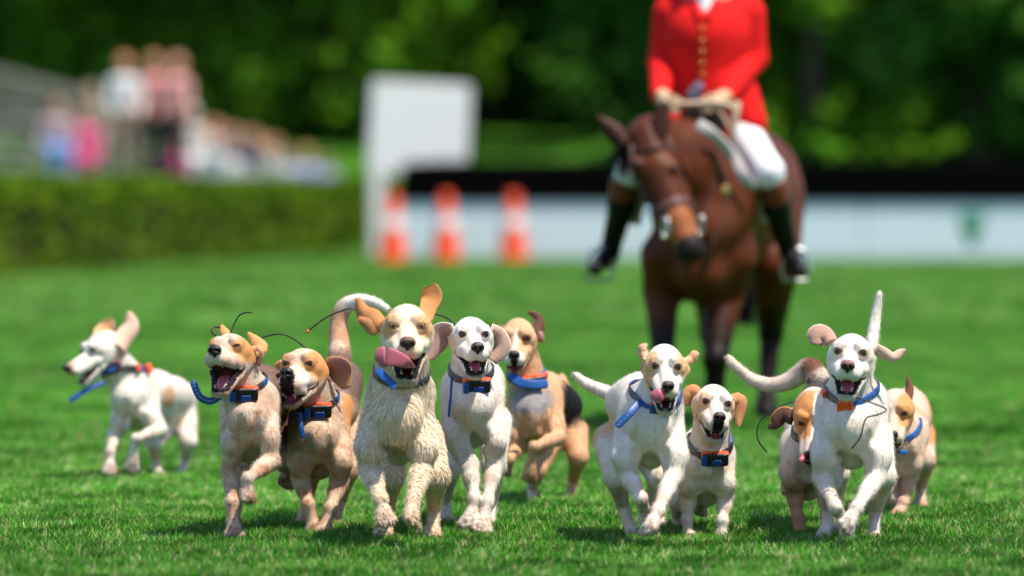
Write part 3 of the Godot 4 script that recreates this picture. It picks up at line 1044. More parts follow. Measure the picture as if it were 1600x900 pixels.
		"collar": {"t": 0.7, "box": -1.0, "tags": [[10.5, 0.5]], "blue_from": 40, "blue_to": 0, "tail": [[590, 578, 0.19], [605, 593, 0.235], [619, 606, 0.25]], "tail_w": 0.013, "wires": [[[604, 545, -0.10], [585, 505, -0.12], [556, 483, -0.10], [530, 487, -0.09], [505, 499, -0.08], [481, 518, -0.08]]], "tip": [[481, 518, -0.08]]},
	},
	{   # white, smiling
		"label": "plain white hound smiling beside the shaggy one, drooping ears blown open, steel chain", "d": 24.2, "foot": 740,
		"trunk": [[737, 650, 0.02, 0.082, 0.112], [738, 641, -0.12, 0.110, 0.145], [742, 625, -0.42, 0.112, 0.14], [748, 612, -0.60, 0.088, 0.108], [751, 605, -0.74, 0.084, 0.10]],
		"neck": [735, 594, -0.12], "neck_r": 0.076,
		"head": [740.4, 522, 0.10, 6, -4, 0, 1.12, 15],
		"fl": [[711, 682, 0.0], [733, 726, 0.0], [741, 780, 0.06], [735, 809, 0.08], [728, 823, 0.11]],
		"fr": [[770, 690, -0.02], [774, 722, -0.04], [761, 785, 0.06], [755, 819, 0.10], [752, 832, 0.14]],
		"hl": [[722, 660, -0.7], [700, 735, -0.5], [694, 785, -0.68], [698, 811, -0.6], [704, 819, -0.56]],
		"hr": [[772, 660, -0.7], [772, 730, -0.5], [768, 785, -0.68], [764, 814, -0.6], [760, 823, -0.55]],
		"tail": [[750, 580, -0.8], [752, 600, -0.95], [752, 650, -1.0]],
		"ears": [[[[709, 515, 0.03], [690, 517, 0.0], [681, 536, 0.0], [672, 562, 0.02]], [0.016, 0.026, 0.030, 0.010], -15, 0.3, WHITE, Color(0.35, 0.215, 0.185)],
			[[[767, 514, 0.03], [780, 524, 0.01], [783, 544, 0.01], [769, 565, 0.02]], [0.014, 0.022, 0.026, 0.014], 15, 0.35, WHITE, Color(0.50, 0.34, 0.28)]],
		"coat": WHITE, "mottle": Color(0.665, 0.59, 0.505), "nose": Color(0.05, 0.03, 0.028), "chin": 0.9,
		"face": [[-0.060, -0.03, -0.05, 0.022, 0.035, 0.04, Color(0.68, 0.50, 0.33), 0.3]],
		"spots": [[786, 625, -0.30, 0.03, 0.09, 0.20, Color(0.66, 0.50, 0.40), 0.6]],
		"collar": {"t": 0.64, "box": 9.0, "size": 1.1, "blue_from": 44, "blue_to": 0, "blue_mid": true, "chain": -0.045, "tail": [[706, 588, 0.05], [704, 620, 0.075], [701, 652, 0.08]], "tail_w": 0.0045,
			"wires": [[[712, 508, -0.05], [700, 498, -0.10], [684, 492, -0.12], [668, 492, -0.14]]]},
	},
	{   # tan with black saddle, behind
		"label": "tan hound with black saddle and white muzzle running behind, mouth closed, foreleg tucked", "d": 26.0, "foot": 835,
		"trunk": [[832, 667, 0.02, 0.08, 0.112], [836, 656, -0.12, 0.104, 0.145], [850, 642, -0.40, 0.106, 0.135], [866, 642, -0.58, 0.085, 0.105], [879, 647, -0.70, 0.085, 0.10]],
		"neck": [829, 614, -0.10], "neck_r": 0.074, "girth": 0.88,
		"head": [806.5, 528.5, 0.08, -4, -13, 0, 1.06, 2], "mask": 0.75,
		"fl": [[804, 680, 0.02], [808, 700, 0.0], [796, 718, 0.14], [790, 731, 0.12], [787, 740, 0.12]],
		"fr": [[866, 670, 0.0], [871, 684, 0.04], [835, 698, 0.20], [828, 733, 0.18], [826, 751, 0.18]],
		"hl": [[855, 690, -0.60], [838, 735, -0.35], [832, 765, -0.50], [831, 784, -0.42], [830, 791, -0.38]],
		"hr": [[896, 675, -0.65], [904, 715, -0.50], [895, 752, -0.68], [891, 778, -0.60], [888, 787, -0.54]],
		"tail": [[884, 626, -0.78], [881, 605, -0.85], [877, 585, -0.90]], "tail_r": 0.019,
		"ears": [[[[836, 522, 0.0], [843, 509, -0.02], [840, 495, -0.03], [826, 488, -0.03]], [0.020, 0.019, 0.014, 0.005], 0, 0.4, Color(0.30, 0.14, 0.07), Color(0.11, 0.055, 0.04)],
			[[[838, 522, 0.0], [846, 530, 0.0], [850, 532, 0.0]], [0.016, 0.013, 0.006], 0, 0.3, TAN, pink_in],
			[[[790, 516, 0.0], [784, 513, 0.0], [780, 509, 0.0]], [0.010, 0.010, 0.005], 0, 0.3, TAN, brown_in]],
		"coat": Color(0.58, 0.335, 0.185), "mottle": Color(0.62, 0.40, 0.25),
		"face": [[0.0, -0.052, 0.085, 0.036, 0.034, 0.05, Color(0.72, 0.66, 0.58), 0.2], [0.0, -0.005, 0.02, 0.009, 0.05, 0.08, Color(0.70, 0.58, 0.46), 0.2], [0.036, 0.0, 0.0, 0.018, 0.014, 0.03, Color(0.16, 0.08, 0.05), 0.2], [-0.036, 0.0, 0.0, 0.018, 0.014, 0.03, Color(0.16, 0.08, 0.05), 0.2]],
		"spots": [[829, 622, 0.05, 0.10, 0.062, 0.14, Color(0.26, 0.25, 0.26), 0.35], [884, 630, -0.50, 0.13, 0.095, 0.30, INK, 0.15], [832, 775, -0.45, 0.05, 0.07, 0.1, Color(0.66, 0.55, 0.46), 0.3]],
		"collar": {"t": 0.55, "tx": 0.1, "box": 7.5, "blue_from": 26, "blue_to": 14, "tags": [[1.0, 0.7]], "tail": [[797, 584, 0.14], [812, 597, 0.17], [835, 601, 0.175], [856, 599, 0.15]], "tail_w": 0.017},
	},
	{   # white with tan temples, strap blowing left
		"label": "white hound with tan temples, tongue lolling and long perforated blue strap blowing left", "d": 23.3, "foot": 1015,
		"trunk": [[1015, 684, 0.02, 0.08, 0.11], [1016, 670, -0.12, 0.106, 0.148], [1005, 652, -0.40, 0.112, 0.14], [990, 642, -0.60, 0.088, 0.105], [980, 642, -0.74, 0.085, 0.10]],
		"neck": [1028, 628, -0.10], "neck_r": 0.074,
		"head": [1041.5, 572.7, 0.12, 2, -12, -3, 1.10, 16], "shape": Vector3(0.90, 1.02, 1.12),
		"fl": [[978, 715, 0.0], [980, 738, -0.02], [1001, 778, 0.10], [1010, 803, 0.02], [1014, 813, 0.03]],
		"fr": [[1054, 715, 0.0], [1052, 742, 0.02], [1028, 798, 0.20], [1018, 820, 0.24], [1011, 832, 0.265]],
		"hl": [[956, 690, -0.7], [963, 745, -0.45], [973, 790, -0.62], [988, 831, -0.55], [995, 842, -0.5]],
		"hr": [[1005, 690, -0.7], [1030, 745, -0.45], [1022, 785, -0.60], [1024, 808, -0.5], [1025, 818, -0.45]],
		"tail": [[975, 630, -0.82], [950, 614, -0.85], [919, 601, -0.87], [896, 583, -0.88]], "tail_r": 0.0195,
		"ears": [[[[1011, 563, 0.02], [1004, 552, 0.0], [1006, 543, 0.0], [1011, 538, -0.01]], [0.014, 0.014, 0.012, 0.003], 0, 0.4, LEMON, Color(0.66, 0.37, 0.24)],
			[[[1012, 561, 0.04], [1007, 575, 0.03], [1009, 588, 0.03]], [0.011, 0.012, 0.006], 0, 0.3, LEMON, LEMON],
			[[[1065, 567, 0.02], [1079, 561, 0.0], [1087, 555, 0.0], [1092, 554, -0.01]], [0.012, 0.012, 0.013, 0.003], 0, 0.4, LEMON, Color(0.66, 0.37, 0.24)],
			[[[1066, 565, 0.04], [1072, 577, 0.03], [1069, 587, 0.03]], [0.010, 0.011, 0.006], 0, 0.3, LEMON, LEMON]],
		"tongue": [[[1036, 616, 0.235], [1027, 619, 0.245], [1021, 624, 0.24]], [0.019, 0.022, 0.017]],
		"coat": WHITE, "mottle": Color(0.66, 0.58, 0.50), "nose": Color(0.05, 0.032, 0.03),
		"face": [[0.054, 0.004, -0.03, 0.030, 0.042, 0.055, LEMON, 0.2], [-0.054, 0.004, -0.03, 0.032, 0.044, 0.055, LEMON, 0.2], [-0.045, -0.045, -0.02, 0.022, 0.03, 0.04, LEMON, 0.3]],
		"spots": [[987, 630, -0.35, 0.04, 0.055, 0.14, Color(0.66, 0.44, 0.29), 0.35], [950, 690, -0.70, 0.05, 0.09, 0.1, Color(0.66, 0.44, 0.29), 0.35], [1020, 790, 0.15, 0.05, 0.1, 0.1, Color(0.70, 0.53, 0.44), 0.7]],
		"collar": {"t": 0.64, "box": 10.0, "size": 0.85, "blue_from": 24, "blue_to": 16, "chain": -0.024, "tail": [[1003, 625, 0.07], [985, 645, 0.11], [963, 667, 0.12]], "tail_w": 0.0125, "holes": true},
	},
	{   # lemon and white, lower
		"label": "small lemon and white hound with folded tan ears tucked in beside the strap wearer", "d": 23.9, "foot": 1105,
		"trunk": [[1106, 750, 0.02, 0.07, 0.10], [1106, 738, -0.12, 0.092, 0.125], [1103, 727, -0.40, 0.10, 0.125], [1101, 722, -0.56, 0.08, 0.10], [1100, 720, -0.68, 0.078, 0.092]],
		"neck": [1110, 695, -0.08], "neck_r": 0.072, "girth": 0.88,
		"head": [1120.4, 629, 0.12, 4, -6, -7, 1.08, 9], "shape": Vector3(0.93, 1.0, 1.10), "flew": 0.006, "mask": 1.0,
		"fl": [[1080, 755, 0.0], [1075, 778, -0.04], [1074, 812, 0.0], [1076, 837, 0.02], [1077, 845, 0.055]],
		"fr": [[1130, 755, 0.0], [1134, 776, -0.03], [1129, 815, 0.02], [1127, 838, 0.03], [1128, 846, 0.065]],
		"hl": [[1080, 745, -0.65], [1062, 785, -0.5], [1058, 810, -0.65], [1060, 822, -0.6], [1063, 828, -0.56]],
		"hr": [[1118, 745, -0.65], [1105, 772, -0.5], [1098, 783, -0.68], [1096, 795, -0.62], [1094, 803, -0.6]],
		"tail": [[1100, 700, -0.76], [1098, 705, -0.9], [1096, 730, -1.0]],
		"ears": [[[[1093, 615, 0.03], [1081, 611, 0.0], [1074, 620, 0.0], [1072, 634, 0.0]], [0.012, 0.020, 0.023, 0.010], 10, 0.35, TAN, Color(0.50, 0.23, 0.10)],
			[[[1142, 625, 0.03], [1153, 627, 0.01], [1154, 646, 0.01], [1155, 666, 0.02]], [0.012, 0.022, 0.019, 0.004], -10, 0.35, TAN, Color(0.52, 0.25, 0.13)]],
		"coat": WHITE, "mottle": Color(0.64, 0.555, 0.465), "nose": Color(0.06, 0.035, 0.03),
		"face": [[-0.055, -0.025, -0.02, 0.032, 0.06, 0.06, Color(0.68, 0.45, 0.27), 0.25], [0.055, 0.0, -0.05, 0.03, 0.04, 0.05, Color(0.68, 0.45, 0.27), 0.25]],
		"collar": {"t": 0.82, "tx": 0.0, "box": 9.5, "size": 1.05, "blue_from": 26, "blue_to": 0, "chain": -0.035},
	},
	{   # tan face looking down, dark back, long pale tail
		"label": "tan faced hound with lowered head, dark back and long pale tail swept left", "d": 24.15, "foot": 1260,
		"trunk": [[1257, 738, 0.02, 0.07, 0.105], [1262, 727, -0.12, 0.092, 0.135], [1272, 690, -0.40, 0.106, 0.135], [1278, 660, -0.58, 0.092, 0.11], [1282, 642, -0.70, 0.09, 0.10]],
		"neck": [1264, 698, -0.04], "neck_r": 0.068, "girth": 0.92,
		"head": [1268, 662, 0.14, -8, -42, 0, 1.04, 9],
		"fl": [[1241, 745, 0.02], [1241, 768, -0.03], [1247, 808, 0.0], [1249, 835, 0.02], [1250, 843, 0.055]],
		"fr": [[1288, 745, 0.02], [1290, 770, 0.0], [1292, 805, 0.05], [1296, 825, 0.05], [1300, 835, 0.08]],
		"hl": [[1256, 690, -0.65], [1234, 735, -0.5], [1229, 746, -0.7], [1231, 759, -0.66], [1233, 767, -0.64]],
		"hr": [[1305, 690, -0.65], [1310, 740, -0.5], [1308, 790, -0.65], [1305, 815, -0.6], [1303, 825, -0.55]],
		"tail": [[1283, 605, -0.78], [1268, 576, -0.84], [1250, 585, -0.87], [1233, 596, -0.88], [1205, 602, -0.90], [1177, 594, -0.92], [1148, 571, -0.92], [1137, 558, -0.92]], "tail_r": 0.027,
		"ears": [[[[1240, 655, 0.06], [1226, 649, 0.04], [1215, 657, 0.04], [1210, 665, 0.04], [1201, 666, 0.03]], [0.016, 0.024, 0.022, 0.011, 0.008], 0, 0.45, TAN, Color(0.11, 0.055, 0.04)],
			[[[1297, 655, 0.06], [1308, 668, 0.04], [1310, 690, 0.04]], [0.014, 0.022, 0.012], 0, 0.3, TAN, brown_in]],
		"tongue": [[[1256, 716, 0.215], [1252, 721, 0.225]], [0.012, 0.011]],
		"coat": Color(0.66, 0.56, 0.47), "mottle": Color(0.58, 0.45, 0.36),
		"face": [[0.0, 0.0, -0.03, 0.10, 0.08, 0.085, Color(0.54, 0.24, 0.085), 0.15], [0.012, 0.01, 0.02, 0.012, 0.06, 0.12, WHITE, 0.25]],
		"spots": [[1280, 618, -0.55, 0.105, 0.10, 0.30, Color(0.075, 0.058, 0.055), 0.15], [1244, 640, -0.62, 0.045, 0.08, 0.2, TAN, 0.25], [1270, 577, -0.84, 0.045, 0.05, 0.07, Color(0.15, 0.065, 0.04), 0.1], [1246, 790, 0.0, 0.05, 0.11, 0.09, Color(0.55, 0.33, 0.23), 0.3]],
		"collar": {"t": 0.5, "box": -1.0, "blue_from": 26, "blue_to": 14, "wires": [[[1270, 632, 0.0], [1252, 628, 0.01], [1233, 630, 0.02], [1196, 649, 0.04], [1183, 671, 0.05], [1186, 690, 0.05], [1199, 707, 0.05]]]},
	},
	{   # big white, tail up
		"label": "big white hound at right with tail straight up and bright orange plate on its collar", "d": 23.3, "foot": 1328,
		"trunk": [[1327, 684, 0.02, 0.088, 0.115], [1331, 668, -0.12, 0.122, 0.155], [1335, 656, -0.40, 0.125, 0.148], [1337, 642, -0.60, 0.092, 0.108], [1338, 634, -0.75, 0.088, 0.10]],
		"neck": [1332, 620, -0.14], "neck_r": 0.080,
		"head": [1328.7, 549.5, 0.12, -5, -3, -4, 1.17, 15],
		"fl": [[1290, 712, -0.02], [1285, 745, -0.05], [1305, 792, 0.10], [1321, 818, 0.02], [1329, 830, 0.03]],
		"fr": [[1372, 715, -0.02], [1368, 748, 0.0], [1338, 795, 0.18], [1327, 813, 0.21], [1320, 828, 0.24]],
		"hl": [[1305, 680, -0.72], [1296, 750, -0.45], [1296, 800, -0.62], [1288, 836, -0.5], [1281, 845, -0.44]],
		"hr": [[1366, 680, -0.72], [1381, 745, -0.45], [1368, 800, -0.62], [1365, 836, -0.5], [1363, 845, -0.44]],
		"tail": [[1342, 612, -0.84], [1358, 560, -0.92], [1368, 500, -0.98], [1375, 453, -0.98]], "tail_r": 0.0225,
		"ears": [[[[1364, 545, 0.03], [1380, 552, 0.0], [1396, 558, -0.02], [1409, 551, -0.03], [1415, 546, -0.03]], [0.018, 0.017, 0.012, 0.011, 0.003], 20, 0.3, WHITE, Color(0.67, 0.46, 0.36)],
			[[[1300, 536, 0.03], [1289, 525, 0.01], [1276, 526, 0.02], [1271, 538, 0.03]], [0.018, 0.026, 0.026, 0.012], 10, 0.5, Color(0.68, 0.50, 0.40), Color(0.42, 0.255, 0.20)]],
		"coat": WHITE, "mottle": Color(0.675, 0.605, 0.535), "nose": Color(0.22, 0.10, 0.085), "iris": Color(0.08, 0.034, 0.014), "rim": Color(0.06, 0.036, 0.03),
		"face": [[0.05, 0.0, -0.01, 0.02, 0.02, 0.03, Color(0.71, 0.60, 0.51), 0.3]],
		"collar": {"t": 0.66, "box": -1.0, "tags": [[11.2, 1.2], [19.0, 0.8]], "blue_from": 60, "blue_to": 13, "chain": -0.026,
			"wires": [[[1336, 621, 0.13], [1364, 630, 0.14], [1385, 640, 0.13], [1372, 648, 0.14], [1356, 652, 0.14], [1350, 662, 0.14], [1344, 684, 0.13], [1331, 701, 0.12]]]},
	},
	{   # behind at right
		"label": "tan and white hound with dark pricked ear half hidden behind the big white one", "d": 25.4, "foot": 1410,
		"trunk": [[1408, 716, 0.02, 0.07, 0.10], [1411, 702, -0.12, 0.094, 0.13], [1415, 672, -0.40, 0.10, 0.13], [1418, 657, -0.55, 0.085, 0.10], [1420, 648, -0.68, 0.085, 0.095]],
		"neck": [1408, 682, -0.04], "neck_r": 0.066, "girth": 0.95,
		"head": [1397, 646, 0.12, -6, -22, 0, 1.02, 4], "mask": 0.7,
		"fl": [[1392, 730, 0.0], [1388, 750, 0.0], [1385, 765, 0.12], [1384, 775, 0.10], [1384, 782, 0.10]],
		"fr": [[1422, 725, 0.0], [1421, 745, -0.03], [1411, 785, 0.0], [1406, 802, 0.02], [1405, 808, 0.055]],
		"hl": [[1402, 680, -0.60], [1395, 720, -0.45], [1398, 755, -0.60], [1401, 780, -0.55], [1402, 790, -0.5]],
		"hr": [[1436, 680, -0.60], [1445, 720, -0.45], [1440, 760, -0.62], [1438, 785, -0.56], [1437, 792, -0.5]],
		"tail": [[1420, 622, -0.76], [1424, 612, -0.88], [1428, 630, -1.0]],
		"ears": [[[[1416, 628, 0.02], [1421, 609, 0.0], [1418, 589, -0.01]], [0.016, 0.013, 0.004], 0, 0.3, Color(0.20, 0.09, 0.05), Color(0.15, 0.07, 0.045)],
			[[[1378, 640, 0.02], [1371, 652, 0.0], [1370, 668, 0.0]], [0.014, 0.02, 0.01], 0, 0.3, TAN, brown_in]],
		"coat": Color(0.62, 0.49, 0.39), "mottle": Color(0.60, 0.42, 0.31),
		"face": [[0.05, 0.0, -0.03, 0.045, 0.06, 0.09, Color(0.58, 0.28, 0.11), 0.2], [-0.06, 0.0, -0.03, 0.045, 0.06, 0.09, Color(0.58, 0.28, 0.11), 0.2]],
		"spots": [[1450, 655, -0.55, 0.06, 0.09, 0.2, Color(0.58, 0.30, 0.13), 0.25], [1430, 670, -0.20, 0.04, 0.09, 0.1, Color(0.60, 0.36, 0.21), 0.3], [1407, 780, 0.0, 0.05, 0.1, 0.1, Color(0.66, 0.43, 0.34), 0.3]],
		"collar": {"t": 0.6, "box": -1.0, "blue_from": -1, "blue_to": 50, "tail": [[1397, 701, 0.12], [1408, 706, 0.14], [1418, 707, 0.13]], "tail_w": 0.008},
	},
	]


# ---------------------------------------------------------------- ground
const HEDGE_A := Vector2(-5.75, -80.0)    # the hedge runs from here
const HEDGE_U := Vector2(0.130, -0.9915)  # in this direction, away from the camera

func bank(x: float, z: float) -> float:
	var r := Vector2(x, z) - HEDGE_A
	var along := r.dot(HEDGE_U)
	var off := -(r.x * 0.9915 + r.y * 0.130)   # metres to the left of the hedge
	var h := 0.0
	if z < -101.0:   # the slope up to the wood
		h = 1.75 * smoothstep(-101.0, -142.0, z) + maxf(-142.0 - z, 0.0) * 0.02 + maxf(-190.0 - z, 0.0) * 0.12
	if off <= 0.0: return h
	# the raised lawn behind the hedge, falling away into the distance
	var left := 0.95 * smoothstep(0.9, 3.0, off) * lerpf(1.0, 0.2, smoothstep(20.0, 52.0, along)) + 0.9 * smoothstep(5.5, 11.5, off) * lerpf(1.0, 0.45, smoothstep(50.0, 95.0, along))
	left *= smoothstep(-25.0, 0.0, along)
	return lerpf(h, maxf(left, h * smoothstep(120.0, 150.0, -z)), smoothstep(0.0, 2.0, off))


func ground_mesh() -> Mesh:
	var s := Soup.new()
	var xs := []
	var x := -260.0
	while x <= 260.0:
		xs.push_front(x)
		x += 2.0 if absf(x) < 34.0 else 12.0
	var zs := []
	var z := 40.0
	while z >= -420.0:
		zs.append(z)
		z -= 10.0 if z > -70.0 else 2.0 if z > -180.0 else 14.0
	var rows := []
	var cols := []
	for zz in zs:
		var row := []
		var cl := []
		for xx in xs:
			row.append(Vector3(xx, bank(xx, zz), zz))
			cl.append(Color.WHITE)
		rows.append(row); cols.append(cl)
	s.grid(rows, cols, false)
	return s.mesh()


func tuft(blades: int, radius: float, hmin: float, hmax: float, width: float, sd: int) -> Mesh:
	var s := Soup.new()
	rng.seed = sd
	for b in blades:
		var rr := radius * sqrt(rng.randf())
		var an := rng.randf() * TAU
		var p := Vector3(cos(an) * rr, -0.004, sin(an) * rr)
		var h := rng.randf_range(hmin, hmax)
		var lean := Vector3(rng.randfn(0, 0.42), 0, rng.randfn(0, 0.42))
		var ya := rng.randf() * TAU
		var w := Vector3(cos(ya), 0, sin(ya)) * width * rng.randf_range(0.7, 1.2)
		var mid := p + Vector3(0, h * 0.55, 0) + lean * h * 0.28
		var tip := p + Vector3(0, h * (1.0 - 0.22 * lean.length()), 0) + lean * h * 0.95
		var nn := w.normalized().cross((tip - p).normalized()).normalized()
		if nn.z < 0: nn = -nn
		var base := Color(0.026, 0.180, 0.009).lerp(Color(0.080, 0.315, 0.020), rng.randf())
		if rng.randf() < 0.13: base = Color(0.30, 0.42, 0.15)      # bleached blades, also carrying the painted sheen of flattened grass
		if rng.randf() < 0.05: base = Color(0.40, 0.34, 0.17)      # dead ones
		var k := s.v.size()
		var i := 0
		for q in [p - w, p + w, mid + w * 0.8, mid - w * 0.8, tip]:
			s.v.append(q)
			s.n.append((nn + Vector3(0, 0.55, 0)).normalized())
			s.c.append(base)
			i += 1
		if ((mid - p).cross(w)).dot(nn) > 0.0:
			s.tri(k, k + 1, k + 2); s.tri(k, k + 2, k + 3); s.tri(k + 3, k + 2, k + 4)
		else:
			s.tri(k, k + 2, k + 1); s.tri(k, k + 3, k + 2); s.tri(k + 3, k + 4, k + 2)
	return s.mesh()


func sow(called: String, mesh: Mesh, d0: float, d1: float, step: float, margin: float, sc: Vector3, sd: int) -> void:
	rng.seed = sd
	var xf := []
	var cl := []
	var z := d0
	while z < d1:
		var half := z * 800.0 / FOC + margin
		var x := -half
		while x < half:
			var p := Vector3(x + rng.randf_range(-0.5, 0.5) * step, 0, -z + rng.randf_range(-0.5, 0.5) * step)
			var n1 := noise_a.get_noise_2d(p.x * 2.6, p.z * 1.3)
			var n2 := noise_a.get_noise_2d(p.x * 11.0 + 40.0, p.z * 5.0)
			var hh := sc.y * (1.0 + n2 * 0.45 + rng.randf_range(-0.12, 0.12))
			xf.append(Transform3D(Basis(Vector3.UP, rng.randf() * TAU).scaled(Vector3(sc.x, hh, sc.z)), p))
			var mown := 0.16 * sin(p.z * 0.62 + p.x * 0.10 + n1)      # passes of the mower
			var t := 1.0 + n1 * 0.22 + n2 * 0.14 + mown + rng.randf_range(-0.10, 0.10)
			var dry_sheen := clampf(n1 * 1.1 + n2 * 0.6, 0.0, 1.0)  # dry patches, with the whitish sheen of flattened grass painted into the tint
			cl.append(Color(t * (1.0 + 0.75 * dry_sheen), t * (1.0 + 0.22 * dry_sheen), t * (1.0 + 1.2 * dry_sheen)))
			x += step
		z += step
	var mm := MultiMesh.new()
	mm.transform_format = MultiMesh.TRANSFORM_3D
	mm.use_colors = true
	mm.mesh = mesh
	mm.instance_count = xf.size()
	for k in xf.size():
		mm.set_instance_transform(k, xf[k])
		mm.set_instance_color(k, cl[k])
	var o := MultiMeshInstance3D.new()
	o.name = numbered(called)
	o.multimesh = mm
	o.material_override = M.grass
	add_child(o)
	o.set_meta("kind", "stuff")
	o.set_meta("label", {"turf_near": "short bright green turf under the running hounds", "turf_middle": "blurred green turf behind the hounds around the horse", "turf_far": "far blurred turf in front of the hedge and brush fence"}[called])
	o.set_meta("category", "grass")


# ---------------------------------------------------------------- trees
func leaves(s: Soup, centre: Vector3, r: Vector3, clumps: int, per: int, size: float, c0: Color, c1: Color) -> void:
	for k in clumps:
		var u := Vector3(rng.randfn(), rng.randfn(), rng.randfn()).normalized()
		var p := centre + u * r * pow(rng.randf(), 0.38)
		var cr := rng.randf_range(0.35, 0.75) * minf(r.x, r.y) * 0.42
		var tone := c0.lerp(c1, rng.randf())
		for q in per:
			var w := Vector3(rng.randfn(), rng.randfn(), rng.randfn()).normalized()
			var at0 := p + w * cr * pow(rng.randf(), 0.5)
			var nn := (w + Vector3(rng.randfn(), rng.randfn() + 0.7, rng.randfn()) * 0.7).normalized()
			var a := nn.cross(Vector3(rng.randfn(), rng.randfn(), rng.randfn())).normalized()
			var b := nn.cross(a)
			var sz := size * rng.randf_range(0.6, 1.3)
			var cc := Color(tone.r * rng.randf_range(0.8, 1.2), tone.g * rng.randf_range(0.85, 1.15), tone.b)
			var n := s.v.size()
			for e in [a * sz, b * sz * 0.55, -a * sz, -b * sz * 0.55]:
				s.v.append(at0 + e); s.n.append(nn); s.c.append(cc)
			s.tri(n, n + 2, n + 1); s.tri(n, n + 3, n + 2)


func trunk_mesh(h: float, r: float) -> Mesh:
	var s := Soup.new()
	var bark := Color(0.085, 0.062, 0.045)
	s.tube(smooth([Vector3(0, -0.4, 0), Vector3(0.05, h * 0.3, 0.05), Vector3(-0.1, h * 0.65, 0), Vector3(0.05, h, 0.1)], 3), smooth([r * 1.35, r, r * 0.7, r * 0.2], 3), smooth([r * 1.35, r, r * 0.7, r * 0.2], 3), Vector3.RIGHT, 9, bark, bark)
	for k in 7:
		var y := h * rng.randf_range(0.25, 0.8)
		var an := rng.randf() * TAU
		var o := Vector3(cos(an), 0.5, sin(an)) * h * rng.randf_range(0.2, 0.34)
		var rr := r * 0.42
		s.tube([Vector3(0, y, 0), Vector3(0, y, 0) + o * 0.5 + Vector3(0, 0.1, 0), Vector3(0, y, 0) + o], [rr, rr * 0.7, rr * 0.15], [rr, rr * 0.7, rr * 0.15], Vector3.UP, 6, bark, bark)
	return s.mesh()


func wood() -> void:
	# three kinds of crown, shared by all the trees
	var kinds := []
	for k in 4:
		rng.seed = 700 + k
		var s := Soup.new()
		# sunlit and shaded sides of the wood painted as yellow green and mid green
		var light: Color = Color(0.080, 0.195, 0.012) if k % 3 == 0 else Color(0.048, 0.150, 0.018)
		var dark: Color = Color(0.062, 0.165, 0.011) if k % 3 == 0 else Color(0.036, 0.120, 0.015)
		for lobe in 16:
			var an := TAU * lobe / 5.3 + rng.randf()
			var c := Vector3(cos(an) * 2.1, rng.randf_range(1.4, 8.0) if lobe > 2 else 1.1, sin(an) * 2.1)
			leaves(s, c, Vector3(1.5, 1.3, 1.5) * rng.randf_range(0.75, 1.2), 34, 12, 0.22, dark, light)
		leaves(s, Vector3(0, 5.4, 0), Vector3(2.6, 4.6, 2.6), 90, 20, 0.26, dark, light)
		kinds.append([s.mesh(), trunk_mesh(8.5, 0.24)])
	# [x at depth, depth, kind, size]
	var spots := []
	rng.seed = 41
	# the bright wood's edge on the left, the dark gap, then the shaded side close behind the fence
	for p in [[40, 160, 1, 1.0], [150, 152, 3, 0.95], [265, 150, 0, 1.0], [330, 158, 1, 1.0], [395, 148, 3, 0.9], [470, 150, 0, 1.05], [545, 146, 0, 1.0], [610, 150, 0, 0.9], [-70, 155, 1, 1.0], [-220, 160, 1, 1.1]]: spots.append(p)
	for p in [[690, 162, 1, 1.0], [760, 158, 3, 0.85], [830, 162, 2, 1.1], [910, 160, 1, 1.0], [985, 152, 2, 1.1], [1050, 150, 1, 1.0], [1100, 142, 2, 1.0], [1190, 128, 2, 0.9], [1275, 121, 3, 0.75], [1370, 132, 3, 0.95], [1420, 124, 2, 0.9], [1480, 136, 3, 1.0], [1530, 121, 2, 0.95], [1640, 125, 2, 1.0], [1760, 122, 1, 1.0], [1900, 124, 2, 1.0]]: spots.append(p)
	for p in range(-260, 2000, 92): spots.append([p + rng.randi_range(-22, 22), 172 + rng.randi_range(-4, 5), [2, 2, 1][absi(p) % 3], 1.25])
	for p in range(-280, 2000, 110): spots.append([p + rng.randi_range(-22, 22), 192 + rng.randi_range(-4, 5), 2, 1.5])
	var where := ["over the near end of the benches", "behind the seated spectator in jeans", "behind the tall standing pair", "just right of the tall standing pair", "above the middle of the crowd", "between the crowd and the white board, farther left", "between the crowd and the white board, nearer the board", "directly behind the white board", "beyond the left edge of the benches", "farthest left of all",
		"just right of the white board", "above the gap between board and rider", "halfway between board and rider", "left of the rider's shoulder", "behind the rider's right arm", "behind the rider's chest", "behind the rider's left arm", "behind the horse's rump", "right of the horse's rump", "above the fence right of the horse", "low over the brush right of the horse", "above the blank boards at right", "over the green emblem", "at the right edge of the frame", "just past the right edge", "farthest right of all"]
	var says := ["yellow green leafy tree at the wood's edge behind the bank", "mid green leafy tree in the wood behind the bank", "mid green tree deep in the wood behind the front row of trees", "fresh green leafy tree at the edge of the wood"]
	var count := 0
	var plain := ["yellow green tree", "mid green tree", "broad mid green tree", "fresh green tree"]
	for t in spots:
		var dd: float = t[1]
		var x: float = (t[0] - 800.0) / FOC * dd
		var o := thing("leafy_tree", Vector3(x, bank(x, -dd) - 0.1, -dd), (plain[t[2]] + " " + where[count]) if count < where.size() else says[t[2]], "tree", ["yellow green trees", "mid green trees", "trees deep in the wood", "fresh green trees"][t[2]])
		count += 1
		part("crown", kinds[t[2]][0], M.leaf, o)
		part("trunk", kinds[t[2]][1], M.bark, o)
		o.rotation.y = rng.randf() * TAU
		var sc: float = t[3]
		o.scale = Vector3(sc, sc * rng.randf_range(0.95, 1.1), sc)


